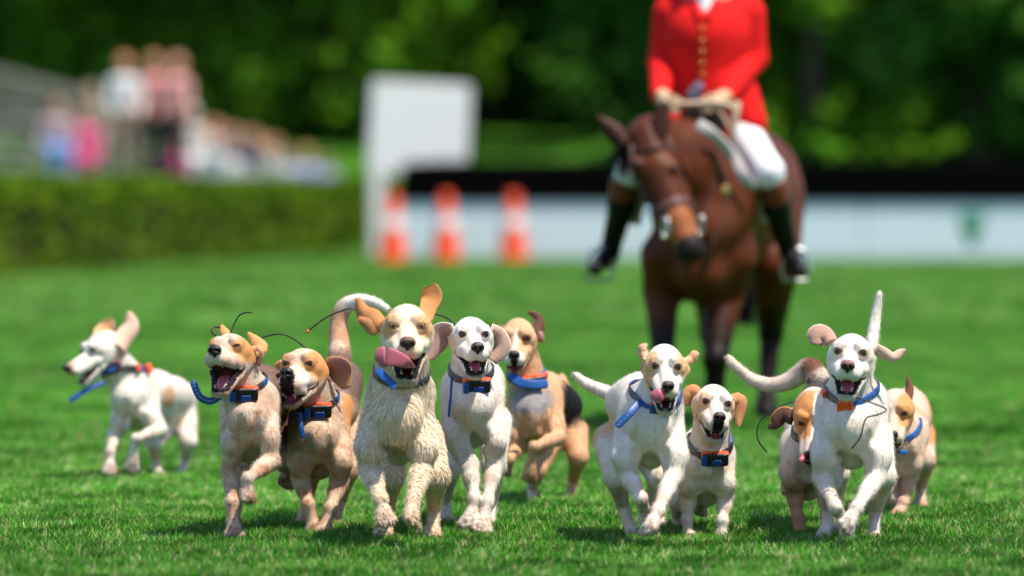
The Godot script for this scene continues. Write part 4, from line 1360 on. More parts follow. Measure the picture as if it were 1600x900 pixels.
# ---------------------------------------------------------------- hedge, fence, cones, board
func hedge() -> void:
	var o := thing("clipped_hedge", Vector3(HEDGE_A.x, 0, HEDGE_A.y), "long clipped green hedge running back along the left edge of the turf", "hedge")
	var s := Soup.new()
	rng.seed = 55
	var len := 31.5
	for k in 26000:
		var u := rng.randf_range(-14.0, len)
		var face := rng.randf()
		var lump := noise_a.get_noise_2d(u * 18.0, face * 30.0) * 0.10
		var h := 1.04 - 0.004 * u + noise_b.get_noise_2d(u * 9.0, 3.0) * 0.06
		var across: float
		var y: float
		var nn: Vector3
		if face < 0.50:
			across = 0.55 + lump; y = rng.randf_range(0.04, h); nn = Vector3(1, 0.1, 0)
		elif face < 0.85:
			across = rng.randf_range(-0.6, 0.6); y = h + lump; nn = Vector3(0, 1, 0)
		else:
			across = -0.55 - lump; y = rng.randf_range(0.04, h); nn = Vector3(-1, 0.1, 0)
		if y < 0.78 and rng.randf() < 0.62 + 0.25 * noise_a.get_noise_2d(u * 1.4, 7.0): continue
		var p := Vector3(HEDGE_U.x * u + 0.9915 * across, y, HEDGE_U.y * u + 0.130 * across)
		nn = (nn + Vector3(rng.randfn(), rng.randfn(), rng.randfn()) * 0.7).normalized()
		var a := nn.cross(Vector3(rng.randfn(), rng.randfn(), rng.randfn())).normalized()
		var b := nn.cross(a)
		var sz := rng.randf_range(0.04, 0.085)
		var tone := Color(0.045, 0.115, 0.008).lerp(Color(0.135, 0.225, 0.012), rng.randf())
		var n := s.v.size()
		for e in [a * sz, b * sz * 0.6, -a * sz, -b * sz * 0.6]:
			s.v.append(p + e); s.n.append(nn); s.c.append(tone)
		s.tri(n, n + 2, n + 1); s.tri(n, n + 3, n + 2)
	part("foliage", s.mesh(), M.leaf, o)
	# woody inside: stems every 30 cm and a twiggy core
	s = Soup.new()
	var twig := Color(0.085, 0.06, 0.04)
	var u := -13.8
	while u < len - 0.2:
		for side in [-0.25, 0.25]:
			var p := Vector3(HEDGE_U.x * u + 0.99 * side, 0, HEDGE_U.y * u + 0.13 * side)
			s.tube([p - Vector3(0, 0.1, 0), p + Vector3(rng.randf_range(-0.1, 0.1), 0.5, 0.05), p + Vector3(rng.randf_range(-0.15, 0.15), 0.95, 0)], [0.03, 0.022, 0.008], [0.03, 0.022, 0.008], Vector3.RIGHT, 5, twig, twig)
		u += 0.3
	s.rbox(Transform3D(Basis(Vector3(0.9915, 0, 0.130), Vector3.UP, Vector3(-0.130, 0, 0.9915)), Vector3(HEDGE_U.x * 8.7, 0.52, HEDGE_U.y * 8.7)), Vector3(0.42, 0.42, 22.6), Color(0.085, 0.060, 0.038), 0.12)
	part("woody_core", s.mesh(), M.brush, o)


func brush_fence() -> void:
	var a := at(622, 405, 95.6)
	a.y = 0
	var b := Vector3(10.5, 0, -93.6)
	var dir := (b - a).normalized()
	var nn := Vector3(-dir.z, 0, dir.x)
	if nn.z < 0: nn = -nn
	var length := (b - a).length()
	var B := Basis(dir, Vector3.UP, nn)
	var o := thing("brush_fence", a, "long black brush steeplechase fence on a pale board base behind the horse", "jump")
	var n := 8
	for k in n:      # the boards of the base, end to end
		var s := Soup.new()
		var w := length / n
		s.rbox(Transform3D(B, dir * (w * (k + 0.5)) + Vector3(0, 0.375, 0)), Vector3(w / 2 - 0.006, 0.36, 0.05), Color(0.74, 0.84, 0.90), 0.06)
		part("board", s.mesh(), M.paint, o)
	var rail := Soup.new()
	rail.rbox(Transform3D(B, dir * length / 2 + Vector3(0, 0.80, -0.02)), Vector3(length / 2, 0.06, 0.10), Color(0.006, 0.006, 0.007), 0.1)
	part("rail", rail.mesh(), M.brush, o)
	# the birch: bundles of dark upright twigs
	var s := Soup.new()
	rng.seed = 9
	for k in 15000:
		var u := rng.randf_range(0.0, length)
		var w := rng.randf_range(-0.28, 0.22)
		var p := dir * u + nn * (w - 0.25) + Vector3(0, rng.randf_range(0.30, 0.9), 0)
		var e := p + Vector3(0, 1.0, 0) * rng.randf_range(0.32, 0.50) + dir * rng.randf_range(-0.08, 0.08) + nn * rng.randf_range(-0.03, 0.05)
		e.y = minf(e.y, 1.30 + rng.randf() * 0.06)
		var side := dir * 0.012
		var q := s.v.size()
		for x in [p - side, p + side, e]:
			s.v.append(x); s.n.append(nn); s.c.append(Color(0.007, 0.006, 0.007))
		s.tri(q, q + 2, q + 1)
	s.rbox(Transform3D(B, dir * length / 2 + nn * -0.28 + Vector3(0, 0.78, 0)), Vector3(length / 2, 0.50, 0.2), Color(0.006, 0.0055, 0.006), 0.1)
	var br := part("brush", s.mesh(), M.brush, o)
	br.set_meta("kind", "stuff")
	# the green emblem printed on the board towards the right
	var at0 := at(1518, 372, 94.3) - a
	var u0 := at0.dot(dir)
	var em := Soup.new()
	for p in [[[-0.20, 0.62], [0.20, 0.62], [0.15, 0.50], [-0.15, 0.50], Color(0.16, 0.42, 0.25)], [[-0.16, 0.47], [0.16, 0.47], [0.0, 0.13], [0.0, 0.13], Color(0.0, 0.22, 0.08)]]:
		var q := em.v.size()
		for e in 4:
			em.v.append(dir * (u0 + p[e][0]) + Vector3(0, p[e][1], 0) + nn * 0.056)
			em.n.append(nn); em.c.append(p[4])
		em.tri(q, q + 1, q + 2); em.tri(q, q + 2, q + 3)
	part("green_emblem", em.mesh(), M.paint, o)


func cones() -> void:
	var says := ["orange traffic cone nearest the white board", "middle orange traffic cone of the three by the brush fence", "orange traffic cone farthest from the white board"]
	var made: Node3D
	var spots := [[613, 408, 92.8], [697, 406, 93.6], [802, 403, 94.4]]
	for k in 3:
		var p := at(spots[k][0], spots[k][1], spots[k][2])
		p.y = 0.0
		if k == 0:
			made = thing("traffic_cone", p, says[0], "traffic cone", "orange cones by the brush fence")
			var s := Soup.new()
			var co := Color(0.90, 0.085, 0.02)
			s.lathe(Transform3D(), [Vector2(0.0, 0.03), Vector2(0.175, 0.03), Vector2(0.178, 0.07), Vector2(0.075, 0.84), Vector2(0.062, 0.865), Vector2(0.0, 0.865)], 24, [co, co, co, co, co, co])
			part("cone_body", s.mesh(), M.plastic_cone, made)
			s = Soup.new()
			s.rbox(Transform3D(Basis(), Vector3(0, 0.024, 0)), Vector3(0.2, 0.022, 0.2), co, 0.2)
			part("base", s.mesh(), M.plastic_cone, made)
			var wh := Color(0.82, 0.82, 0.82)
			for band in [[0.43, 0.57]]:
				s = Soup.new()
				var r0: float = 0.178 - (band[0] - 0.07) * 0.1338 + 0.003
				var r1: float = 0.178 - (band[1] - 0.07) * 0.1338 + 0.003
				s.lathe(Transform3D(), [Vector2(r0 - 0.003, band[0] - 0.002), Vector2(r0, band[0]), Vector2(r1, band[1]), Vector2(r1 - 0.003, band[1] + 0.002)], 24, [wh, wh, wh, wh])
				part("white_band", s.mesh(), M.plastic_cone, made)
		else:
			var c: Node3D = made.duplicate()
			c.name = numbered("traffic_cone")
			add_child(c)
			c.position = p
			c.rotation.y = 0.5 * k
			c.set_meta("label", says[k])


func white_board() -> void:
	var p := at(655, 403, 97.2)
	p.y = 0.0
	var o := thing("wing_board", p, "tall white board on a post at the left end of the brush fence", "board")
	var s := Soup.new()
	var wh := Color(0.74, 0.75, 0.77)
	s.rbox(Transform3D(Basis(Vector3.UP, 0.16) * Basis(Vector3.BACK, -0.05), Vector3(0.0, 1.69, 0.0)), Vector3(0.66, 0.62, 0.045), wh, 0.08)
	part("panel", s.mesh(), M.paint, o)
	s = Soup.new()
	s.rbox(Transform3D(Basis(Vector3.UP, 0.16), Vector3(-0.555, 0.54, 0.09)), Vector3(0.090, 0.56, 0.04), wh, 0.1)
	part("post", s.mesh(), M.paint, o)
	s = Soup.new()
	s.rbox(Transform3D(Basis(Vector3.UP, 0.16), Vector3(0.56, 0.54, -0.09)), Vector3(0.05, 0.56, 0.04), wh, 0.1)
	part("post", s.mesh(), M.paint, o)


func stand() -> void:
	# stepped grey benches on the bank, following its fall away from the camera
	var o := thing("bench_terrace", Vector3.ZERO, "weathered grey tiers of benches stepping up the bank behind the crowd", "bleachers")
	var perp := Vector2(-0.9915, -0.130)
	for row in 9:
		for seg in 6:
			var s := Soup.new()
			var t0 := 26.0 + seg * 13.0
			var t1 := t0 + 12.85
			var off := 5.6 + row * 0.68
			var p0 := HEDGE_A + HEDGE_U * t0 + perp * off
			var p1 := HEDGE_A + HEDGE_U * t1 + perp * off
			var top := func(t: float) -> float: return lerpf(3.05, 1.2, clampf((t - 52.0) / 48.0, 0.0, 1.0)) * (0.40 + 0.60 * row / 8.0)
			var a := Vector3(p0.x, top.call(t0), p0.y)
			var b := Vector3(p1.x, top.call(t1), p1.y)
			var dir := (b - a).normalized()
			var sd := dir.cross(Vector3.UP).normalized()
			s.rbox(Transform3D(Basis(dir, Vector3.UP, sd), (a + b) * 0.5), Vector3((b - a).length() / 2, 0.035, 0.19), Color(0.24, 0.24, 0.235), 0.1)
			part("plank", s.mesh(), M.paint, o)
			for post in 3:
				var p := a.lerp(b, (post + 0.5) / 3.0)
				s = Soup.new()
				s.rbox(Transform3D(Basis(dir, Vector3.UP, sd), p + Vector3(0, -0.42, 0)), Vector3(0.04, 0.38, 0.05), Color(0.24, 0.24, 0.235), 0.15)
				part("post", s.mesh(), M.paint, o)


# ---------------------------------------------------------------- spectators
func spectator(px: float, d: float, head_row: float, sitting: bool, top: Color, legs: Color, hair: Color, label: String, turn: float, sleeve := true) -> void:
	var x := (px - 800.0) / FOC * d
	var stand_h := 1.72 if not sitting else 1.30
	var head_y := EYE - (head_row - HOR) / FOC * d
	var p := Vector3(x, head_y - stand_h, -d)
	var skin := Color(0.50, 0.28, 0.19)
	var S := Sdf.new()
	var h := 0.0 if not sitting else -0.42
	var arm := top if sleeve else skin
	S.cap(Vector3(0, 1.61 + h, 0.01), Vector3(0, 1.55 + h, 0.03), 0.10, 0.075, 0.03, 0, skin)
	S.cap(Vector3(0, 1.65 + h, -0.02), Vector3(0, 1.56 + h, -0.05), 0.108, 0.09, 0.03, 0, hair)
	S.cap(Vector3(0, 1.50 + h, 0), Vector3(0, 1.40 + h, -0.01), 0.055, 0.07, 0.03, 0, skin)
	S.cap(Vector3(-0.12, 1.36 + h, 0), Vector3(0.12, 1.36 + h, 0), 0.085, 0.085, 0.05, 0, top)
	S.cap(Vector3(0, 1.30 + h, 0), Vector3(0, 1.02 + h, 0), 0.155, 0.135, 0.06, 0, top)
	for s in [-1.0, 1.0]:
		S.cap(Vector3(s * 0.19, 1.37 + h, 0), Vector3(s * 0.25, 1.10 + h, 0.03), 0.058, 0.045, 0.03, 0, top)
		S.cap(Vector3(s * 0.25, 1.10 + h, 0.03), Vector3(s * 0.17, 0.92 + h, 0.20), 0.043, 0.032, 0.02, 0, arm)
		S.cap(Vector3(s * 0.17, 0.92 + h, 0.20), Vector3(s * 0.15, 0.86 + h, 0.25), 0.036, 0.026, 0.02, 0, skin)
		if sitting:
			S.cap(Vector3(s * 0.09, 0.98 + h, 0), Vector3(s * 0.12, 0.95 + h, 0.40), 0.105, 0.075, 0.04, 0, legs)
			S.cap(Vector3(s * 0.12, 0.95 + h, 0.40), Vector3(s * 0.12, 0.52 + h, 0.42), 0.065, 0.045, 0.03, 0, legs)
			S.cap(Vector3(s * 0.12, 0.47 + h, 0.42), Vector3(s * 0.12, 0.46 + h, 0.56), 0.045, 0.035, 0.02, 0, INK)
		else:
			S.cap(Vector3(s * 0.085, 0.96, 0), Vector3(s * 0.11, 0.50, 0.02), 0.105, 0.065, 0.05, 0, legs)
			S.cap(Vector3(s * 0.11, 0.50, 0.02), Vector3(s * 0.11, 0.09, -0.02), 0.06, 0.042, 0.03, 0, legs)
			S.cap(Vector3(s * 0.11, 0.05, -0.03), Vector3(s * 0.12, 0.04, 0.12), 0.048, 0.038, 0.03, 0, INK)
	var s := Soup.new()
	S.mesh(s, 0.024, null)
	var o := thing("person", p, label, "person", "spectators on the bank")
	o.rotation.y = turn
	part("body", s.mesh(), M.cloth, o)


func crowd() -> void:
	var skin := Color(0.50, 0.28, 0.19)
	var fair := Color(0.42, 0.24, 0.10)
	var dark := Color(0.03, 0.02, 0.015)
	var grey := Color(0.30, 0.30, 0.31)
	var people := [
		[195, 104, 90, false, Color(0.62, 0.63, 0.66), Color(0.28, 0.20, 0.15), Color(0.50, 0.22, 0.10), "spectator in a pale shirt standing at the left of the tall pair", 0.3],
		[240, 104.6, 88, false, Color(0.70, 0.28, 0.26), Color(0.05, 0.05, 0.06), fair, "spectator in a salmon shirt standing at the right of the tall pair", -0.3],
		[276, 104.2, 90, false, Color(0.72, 0.34, 0.34), Color(0.04, 0.04, 0.05), Color(0.55, 0.3, 0.2), "spectator in pink and dark trousers close beside the tall pair", -0.6],
		[88, 102.5, 150, true, Color(0.36, 0.27, 0.30), Color(0.16, 0.30, 0.62), dark, "seated spectator in blue jeans at the far left", 0.2],
		[130, 103, 165, true, Color(0.58, 0.10, 0.22), Color(0.50, 0.08, 0.20), dark, "seated spectator dressed in crimson pink", 0.0],
		[142, 105, 135, true, Color(0.22, 0.22, 0.17), grey, Color(0.24, 0.22, 0.16), "seated spectator in olive grey behind the crimson one", 0.1],
		[298, 105, 168, true, Color(0.52, 0.52, 0.50), Color(0.66, 0.67, 0.72), Color(0.45, 0.44, 0.40), "seated spectator all in white and grey right of the tall pair", -0.2],
		[268, 104.5, 210, true, Color(0.40, 0.08, 0.20), Color(0.42, 0.10, 0.24), dark, "seated spectator in plum below the tall pair", 0.2],
		[330, 111, 208, true, Color(0.34, 0.38, 0.42), Color(0.26, 0.28, 0.32), fair, "seated spectator in slate blue right of the white one", 0.0],
		[385, 116, 200, true, Color(0.05, 0.06, 0.10), grey, dark, "seated spectator in navy in the middle of the bank", 0.1],
		[415, 120, 225, true, Color(0.30, 0.36, 0.32), Color(0.3, 0.3, 0.34), fair, "seated spectator in grey green right of the navy one", -0.1],
		[447, 123, 232, true, Color(0.36, 0.36, 0.48), Color(0.2, 0.2, 0.28), dark, "seated spectator in lilac towards the right of the bank", 0.2],
		[478, 126, 232, true, Color(0.30, 0.34, 0.58), Color(0.25, 0.28, 0.45), fair, "seated spectator in blue near the right end of the crowd", 0.0],
		[508, 130, 240, true, Color(0.26, 0.28, 0.45), Color(0.1, 0.1, 0.12), dark, "seated spectator in faded blue at the right end of the crowd", 0.0],
		[358, 113.5, 222, true, Color(0.5, 0.5, 0.52), Color(0.2, 0.22, 0.25), dark, "seated spectator in light grey between slate blue and navy", 0.1],
	]
	# small figures farther along the bank
	rng.seed = 88
	var tops := [Color(0.5, 0.5, 0.52), Color(0.35, 0.36, 0.5), Color(0.16, 0.18, 0.24), Color(0.45, 0.2, 0.22), Color(0.3, 0.34, 0.3), Color(0.6, 0.58, 0.55)]
	var words := ["light grey", "dusty blue", "dark slate", "faded red", "sage green", "off white"]
	for k in 14:
		var px := 318.0 + k * 16.0
		var dd := 122.0 + k * 2.4 + rng.randf() * 3.0
		people.append([px, dd, 186.0 + k * 4.6 + rng.randf_range(-4, 4), true, tops[k % 6], tops[(k + 2) % 6] * 0.7, [dark, fair][k % 2], "seated spectator in %s, %s of the back row from the left" % [words[k % 6], ["first", "second", "third", "fourth", "fifth", "sixth", "seventh", "eighth", "ninth", "tenth", "eleventh", "twelfth", "thirteenth", "fourteenth"][k]], rng.randf_range(-0.3, 0.3)])
	for q in people: spectator(q[0], q[1], q[2], q[3], q[4], q[5], q[6], q[7], q[8])


# ---------------------------------------------------------------- horse and huntsman
const HD := 33.9
const BAY := Color(0.072, 0.017, 0.0055)
const BAYDARK := Color(0.045, 0.014, 0.008)

var horse_base := Vector3.ZERO
var horse_field: Sdf

func hj(px: float, py: float, dz: float) -> Vector3:
	return at(px, py, HD - dz) - horse_base


# the point of a field's surface seen at (px, py), lifted a little
func stick(S: Sdf, px: float, py: float, lift: float) -> Vector3:
	var list := S.all()
	var d := HD - 1.6
	for k in 60:
		var f := S.field(at(px, py, d) - horse_base, list)
		if f < 0.002: break
		d += maxf(f * 0.8, 0.002)
		if d > HD + 2.2: break
	return at(px, py, d - lift) - horse_base


func loop_band(S: Sdf, c: Vector3, axis: Vector3, rmax: float, half: float, lift: float, col: Color) -> Mesh:
	var list := S.all()
	axis = axis.normalized()
	var ux := axis.cross(Vector3(0.2, 0.1, 1)).normalized()
	var uz := ux.cross(axis)
	var rows := []
	var cols := []
	for q in 33:
		var an := TAU * q / 32
		var dir := ux * cos(an) + uz * sin(an)
		var r := rmax
		for w in 20:
			var f := S.field(c + dir * r, list)
			r -= f * 0.9
			if absf(f) < 0.001: break
		r = clampf(r, rmax * 0.2, rmax) + lift
		var p := c + dir * r
		rows.append([p + axis * half - dir * 0.006, p + axis * half, p, p - axis * half, p - axis * half - dir * 0.006])
		cols.append([col, col, col, col, col])
	var s := Soup.new()
	s.grid(rows, cols, false)
	return s.mesh()


func strap(pts: Array, half: float, thick: float, col: Color, side = Vector3.RIGHT) -> Mesh:
	var s := Soup.new()
	var p := smooth(pts, 4)
	var a := []
	var b := []
	for k in p.size():
		a.append(half); b.append(thick)
	s.tube(p, a, b, side, 8, col, col)
	return s.mesh()


func horse() -> void:
	horse_base = at(1100, 673, HD)
	horse_base.y = 0.0
	var B := Sdf.new()
	var tr := [[1093, 388, 0.42, 0.15, 0.24], [1098, 366, 0.18, 0.215, 0.32], [1120, 335, -0.35, 0.262, 0.335], [1142, 312, -0.80, 0.25, 0.285], [1162, 290, -1.15, 0.275, 0.28]]
	for q in 4:
		var s0: Array = tr[q]
		var s1: Array = tr[q + 1]
		var c0 := hj(s0[0], s0[1], s0[2])
		var c1 := hj(s1[0], s1[1], s1[2])
		B.cap(c0 + Vector3.UP * (s0[4] - s0[3]), c1 + Vector3.UP * (s1[4] - s1[3]), s0[3], s1[3], 0.10)
		B.cap(c0 - Vector3.UP * (s0[4] - s0[3] * 0.85), c1 - Vector3.UP * (s1[4] - s1[3] * 0.85), s0[3] * 0.72, s1[3] * 0.78, 0.10)
	# neck
	B.cap(hj(1108, 290, 0.18), hj(1068, 240, 0.42), 0.19, 0.145, 0.10)
	B.cap(hj(1095, 330, 0.30), hj(1062, 268, 0.48), 0.17, 0.125, 0.10)
	B.cap(hj(1068, 240, 0.42), hj(1018, 212, 0.58), 0.145, 0.098, 0.06)
	B.cap(hj(1062, 268, 0.48), hj(1030, 245, 0.58), 0.12, 0.09, 0.06)
	# head
	B.cap(hj(1010, 215, 0.64), hj(1028, 268, 0.70), 0.085, 0.100, 0.04)
	B.cap(hj(1028, 268, 0.72), hj(1060, 345, 0.82), 0.094, 0.068, 0.04)
	B.cap(hj(1060, 345, 0.82), hj(1077, 386, 0.87), 0.067, 0.064, 0.03)
	B.cap(hj(1040, 272, 0.60), hj(1072, 350, 0.74), 0.095, 0.050, 0.04)
	B.cap(hj(1074, 394, 0.86), hj(1085, 392, 0.87), 0.052, 0.050, 0.02)
	for e in [[993, 258, 0.765], [1051, 264, 0.775]]:
		B.ball(hj(e[0], e[1], e[2]), 0.036, 0.03)
	for e in [[1070, 392, 0.945], [1090, 389, 0.945]]:
		B.ball(hj(e[0], e[1], e[2]), 0.014, 0.012, 1)
	# legs: shoulder, elbow, knee, fetlock, hoof
	for l in [[[1042, 402, 0.25, 0.125], [1034, 452, 0.20, 0.085], [1036, 555, 0.30, 0.052], [1038, 632, 0.24, 0.044], [1040, 655, 0.29, 0.05]],
			[[1138, 402, 0.20, 0.135], [1130, 460, 0.15, 0.095], [1118, 560, 0.32, 0.055], [1118, 635, 0.28, 0.044], [1117, 660, 0.34, 0.05]],
			[[1192, 325, -1.10, 0.20], [1212, 415, -0.78, 0.115], [1205, 520, -1.12, 0.056], [1198, 610, -1.02, 0.044], [1197, 632, -0.96, 0.05]],
			[[1120, 325, -1.10, 0.20], [1112, 420, -0.85, 0.115], [1112, 520, -1.25, 0.056], [1114, 600, -1.25, 0.044], [1115, 622, -1.20, 0.05]]]:
		for q in 4:
			var bend := 0.06 if q == 0 else 0.03
			B.cap(hj(l[q][0], l[q][1], l[q][2]), hj(l[q + 1][0], l[q + 1][1], l[q + 1][2]), l[q][3] * (0.86 if q == 3 else 1.0), l[q + 1][3] * (0.8 if q == 2 else 1.0), bend)
		var hf := hj(l[4][0], l[4][1], l[4][2])
		B.cap(hf, hf + Vector3(0, -0.04, 0.05), 0.05, 0.062, 0.02)
	horse_field = B
	var muzzle := hj(1066, 352, 0.90)
	var nose := hj(1082, 394, 0.9)
	var knees := [hj(1036, 540, 0.3), hj(1118, 530, 0.32)]
	var coat := func(p: Vector3, _n: Vector3) -> Color:
		var n1 := noise_a.get_noise_3dv(p * 5.0)
		var n2 := noise_a.get_noise_3dv(p * 22.0)
		var cl := BAY.lerp(Color(0.115, 0.029, 0.009), clampf(0.4 + n1, 0, 1))
		cl = cl.lerp(Color(0.009, 0.006, 0.006), smoothstep(0.62, 0.42, p.y + n1 * 0.06))
		cl = cl.lerp(Color(0.30, 0.095, 0.032), smoothstep(0.115, 0.075, (p - muzzle).length() + n2 * 0.01))
		cl = cl.lerp(Color(0.02, 0.014, 0.014), smoothstep(0.10, 0.07, (p - nose).length() + n2 * 0.01))
		var v := 1.0 + n2 * 0.15
		return Color(cl.r * v, cl.g * v, cl.b * v)
	var S := Soup.new()
	B.mesh(S, 0.017, coat)
	for e in [[[[978, 226, 0.66], [957, 206, 0.66], [934, 181, 0.66]], -10.0], [[[1028, 222, 0.70], [1033, 190, 0.70], [1039, 156, 0.70]], 10.0]]:
		var ep := []
		for q in e[0]: ep.append(hj(q[0], q[1], q[2]))
		ep = smooth(ep, 5)
		var sides := []
		for q in ep.size():
			var t: Vector3 = (ep[mini(q + 1, ep.size() - 1)] - ep[maxi(q - 1, 0)]).normalized()
			sides.append(t.cross(Vector3.BACK).normalized().rotated(t, deg_to_rad(e[1])))
		var w := smooth([0.036, 0.046, 0.006], 5)
		var th := smooth([0.03, 0.012, 0.004], 5)
		S.tube(ep, w, th, sides, 12, BAYDARK, BAYDARK, 0.5)
	var o := thing("horse", horse_base, "bay horse carrying the rider in red, walking towards the camera behind the hounds", "horse")
	part("body", S.mesh(), M.horse, o)
	# mane and tail
	rng.seed = 77
	var H := Soup.new()
	for k in 500:
		var u := rng.randf()
		var p := hj(lerpf(1100, 1008, u), lerpf(192, 196, u) - 18.0 * sin(u * PI) * 0.2, lerpf(0.18, 0.62, u)) + Vector3(rng.randf_range(-0.03, 0.03), -0.03, rng.randf_range(-0.03, 0.03))
		var l := rng.randf_range(0.12, 0.22)
		var out := Vector3(-0.10 - rng.randf() * 0.08, 0, rng.randf_range(-0.03, 0.03))
		H.tube([p, p + out * 0.6 + Vector3(0, -l * 0.2, 0), p + out + Vector3(0, -l, 0)], [0.006, 0.006, 0.001], [0.004, 0.004, 0.001], Vector3.BACK, 4, INK, INK)
	var mane := part("mane", H.mesh(), M.hair, o)
	mane.set_meta("kind", "stuff")
	H = Soup.new()
	for k in 160:
		var p := hj(1165, 232, -1.42) + Vector3(rng.randf_range(-0.03, 0.03), 0, 0)
		var q := Vector3(rng.randf_range(-0.08, 0.08), 0, rng.randf_range(-0.08, 0.08))
		H.tube(smooth([p, p + Vector3(0, -0.05, -0.12), p + Vector3(0, -0.5, -0.14) + q, p + Vector3(0, -0.85, -0.10) + q], 3), smooth([0.008, 0.009, 0.008, 0.001], 3), smooth([0.008, 0.009, 0.008, 0.001], 3), Vector3.RIGHT, 4, INK, INK)
	var tl := part("tail", H.mesh(), M.hair, o)
	tl.set_meta("kind", "stuff")
	for e in [[993, 258], [1051, 265]]:
		var eye := Soup.new()
		eye.ball(Transform3D(Basis(), stick(B, e[0], e[1], -0.012)), Vector3(0.022, 0.02, 0.02), Color(0.01, 0.007, 0.006))
		part("eye", eye.mesh(), M.eye, o)
	# bridle
	var lea := Color(0.055, 0.024, 0.016)
	var face := hj(1077, 386, 0.87) - hj(1028, 268, 0.72)
	var br := part("noseband", loop_band(B, hj(1055, 326, 0.78), face, 0.22, 0.016, 0.006, Color(0.13, 0.07, 0.06)), M.leather, o)
	br.name = "bridle"
	part("browband", strap([stick(B, 985, 238, 0.008), stick(B, 1005, 236, 0.01), stick(B, 1030, 232, 0.01), stick(B, 1048, 228, 0.008)], 0.013, 0.004, lea, Vector3.UP), M.leather, br)
	part("cheek_strap", strap([stick(B, 1040, 215, 0.008), stick(B, 1063, 255, 0.008), stick(B, 1082, 300, 0.008), stick(B, 1090, 345, 0.012)], 0.012, 0.004, lea), M.leather, br)
	part("cheek_strap", strap([stick(B, 985, 225, 0.008), stick(B, 993, 275, 0.01), stick(B, 1020, 320, 0.008), stick(B, 1038, 350, 0.012)], 0.012, 0.004, lea), M.leather, br)
	for e in [[1094, 352], [1040, 356]]:
		var ring := Soup.new()
		var c := stick(B, e[0], e[1], 0.02)
		var pts := []
		for k in 17: pts.append(c + Vector3(cos(TAU * k / 16) * 0.012, sin(TAU * k / 16) * 0.045, 0.02 * cos(TAU * k / 16)))
		var rr := []
		rr.resize(17); rr.fill(0.0085)
		ring.tube(pts, rr, rr, Vector3.BACK, 6, Color(0.6, 0.6, 0.6), Color(0.6, 0.6, 0.6))
		part("bit_ring", ring.mesh(), M.steel, br)
	part("rein", strap([hj(1096, 358, 0.84), hj(1112, 300, 0.70), hj(1118, 230, 0.42), hj(1114, 170, 0.26)], 0.011, 0.003, lea, Vector3.BACK), M.leather, br)
	part("rein", strap([hj(1040, 358, 0.84), hj(1026, 300, 0.78), hj(1034, 220, 0.50), hj(1046, 166, 0.26)], 0.011, 0.003, lea, Vector3.BACK), M.leather, br)
	# breastplate
	var bp := part("breastplate", strap([stick(B, 1098, 232, 0.008), stick(B, 1120, 270, 0.008), stick(B, 1134, 310, 0.008), stick(B, 1118, 370, 0.008), stick(B, 1100, 420, 0.008)], 0.017, 0.004, lea), M.leather, o)
	part("chest_strap", strap([stick(B, 1112, 235, 0.008), stick(B, 1136, 290, 0.008), stick(B, 1160, 330, 0.008)], 0.013, 0.004, lea), M.leather, bp)
	var bs := Soup.new()
	bs.ball(Transform3D(Basis(), stick(B, 1132, 298, 0.012)), Vector3(0.024, 0.034, 0.012), Color(0.62, 0.42, 0.14))
	part("brass_buckle", bs.mesh(), M.steel, bp)
	# saddle and its pad
	var sd := Sdf.new()
	sd.cap(hj(1100, 185, 0.10), hj(1128, 196, -0.30), 0.10, 0.13, 0.06)
	sd.cap(hj(1128, 196, -0.30), hj(1140, 180, -0.52), 0.14, 0.10, 0.06)
	for s in [-1.0, 1.0]:
		var c := hj(1118, 215, -0.10)
		sd.cap(c + Vector3(s * 0.16, 0.02, 0), c + Vector3(s * 0.315, -0.28, 0.10), 0.055, 0.035, 0.05)
		sd.cap(c + Vector3(s * 0.16, 0.02, -0.2), c + Vector3(s * 0.325, -0.28, -0.06), 0.055, 0.035, 0.05)
	var ss := Soup.new()
	sd.mesh(ss, 0.02, func(_p: Vector3, _n: Vector3) -> Color: return Color(0.022, 0.014, 0.011))
	var sa := part("saddle", ss.mesh(), M.leather, o)
	var white := Color(0.55, 0.52, 0.53)
	part("saddle_pad", strap([stick(B, 1088, 196, 0.015), stick(B, 1112, 212, 0.015), stick(B, 1140, 242, 0.015), stick(B, 1166, 285, 0.015), stick(B, 1188, 320, 0.015), stick(B, 1196, 345, 0.015)], 0.034, 0.012, white, Vector3(1, 0.6, 0)), M.cloth, sa)
	part("saddle_pad", strap([hj(1062, 205, 0.05), hj(1020, 260, 0.10), hj(996, 320, 0.08), hj(992, 350, 0.05)], 0.03, 0.012, white, Vector3(-1, 0.6, 0)), M.cloth, sa)
	for e in [[1243, 418, 0.06], [936, 418, 0.08]]:
		var c := hj(e[0], e[1], e[2])
		var pts := []
		for k in 15:
			var an := -0.5 + (PI + 1.0) * k / 14
			pts.append(c + Vector3(cos(an) * 0.065, sin(an) * 0.10 - 0.01, 0))
		pts.append(pts[0])
		var rr := []
		rr.resize(16); rr.fill(0.009)
		var st := Soup.new()
		st.tube(pts, rr, rr, Vector3.BACK, 6, Color(0.6, 0.6, 0.6), Color(0.6, 0.6, 0.6))
		part("stirrup", st.mesh(), M.steel, sa)


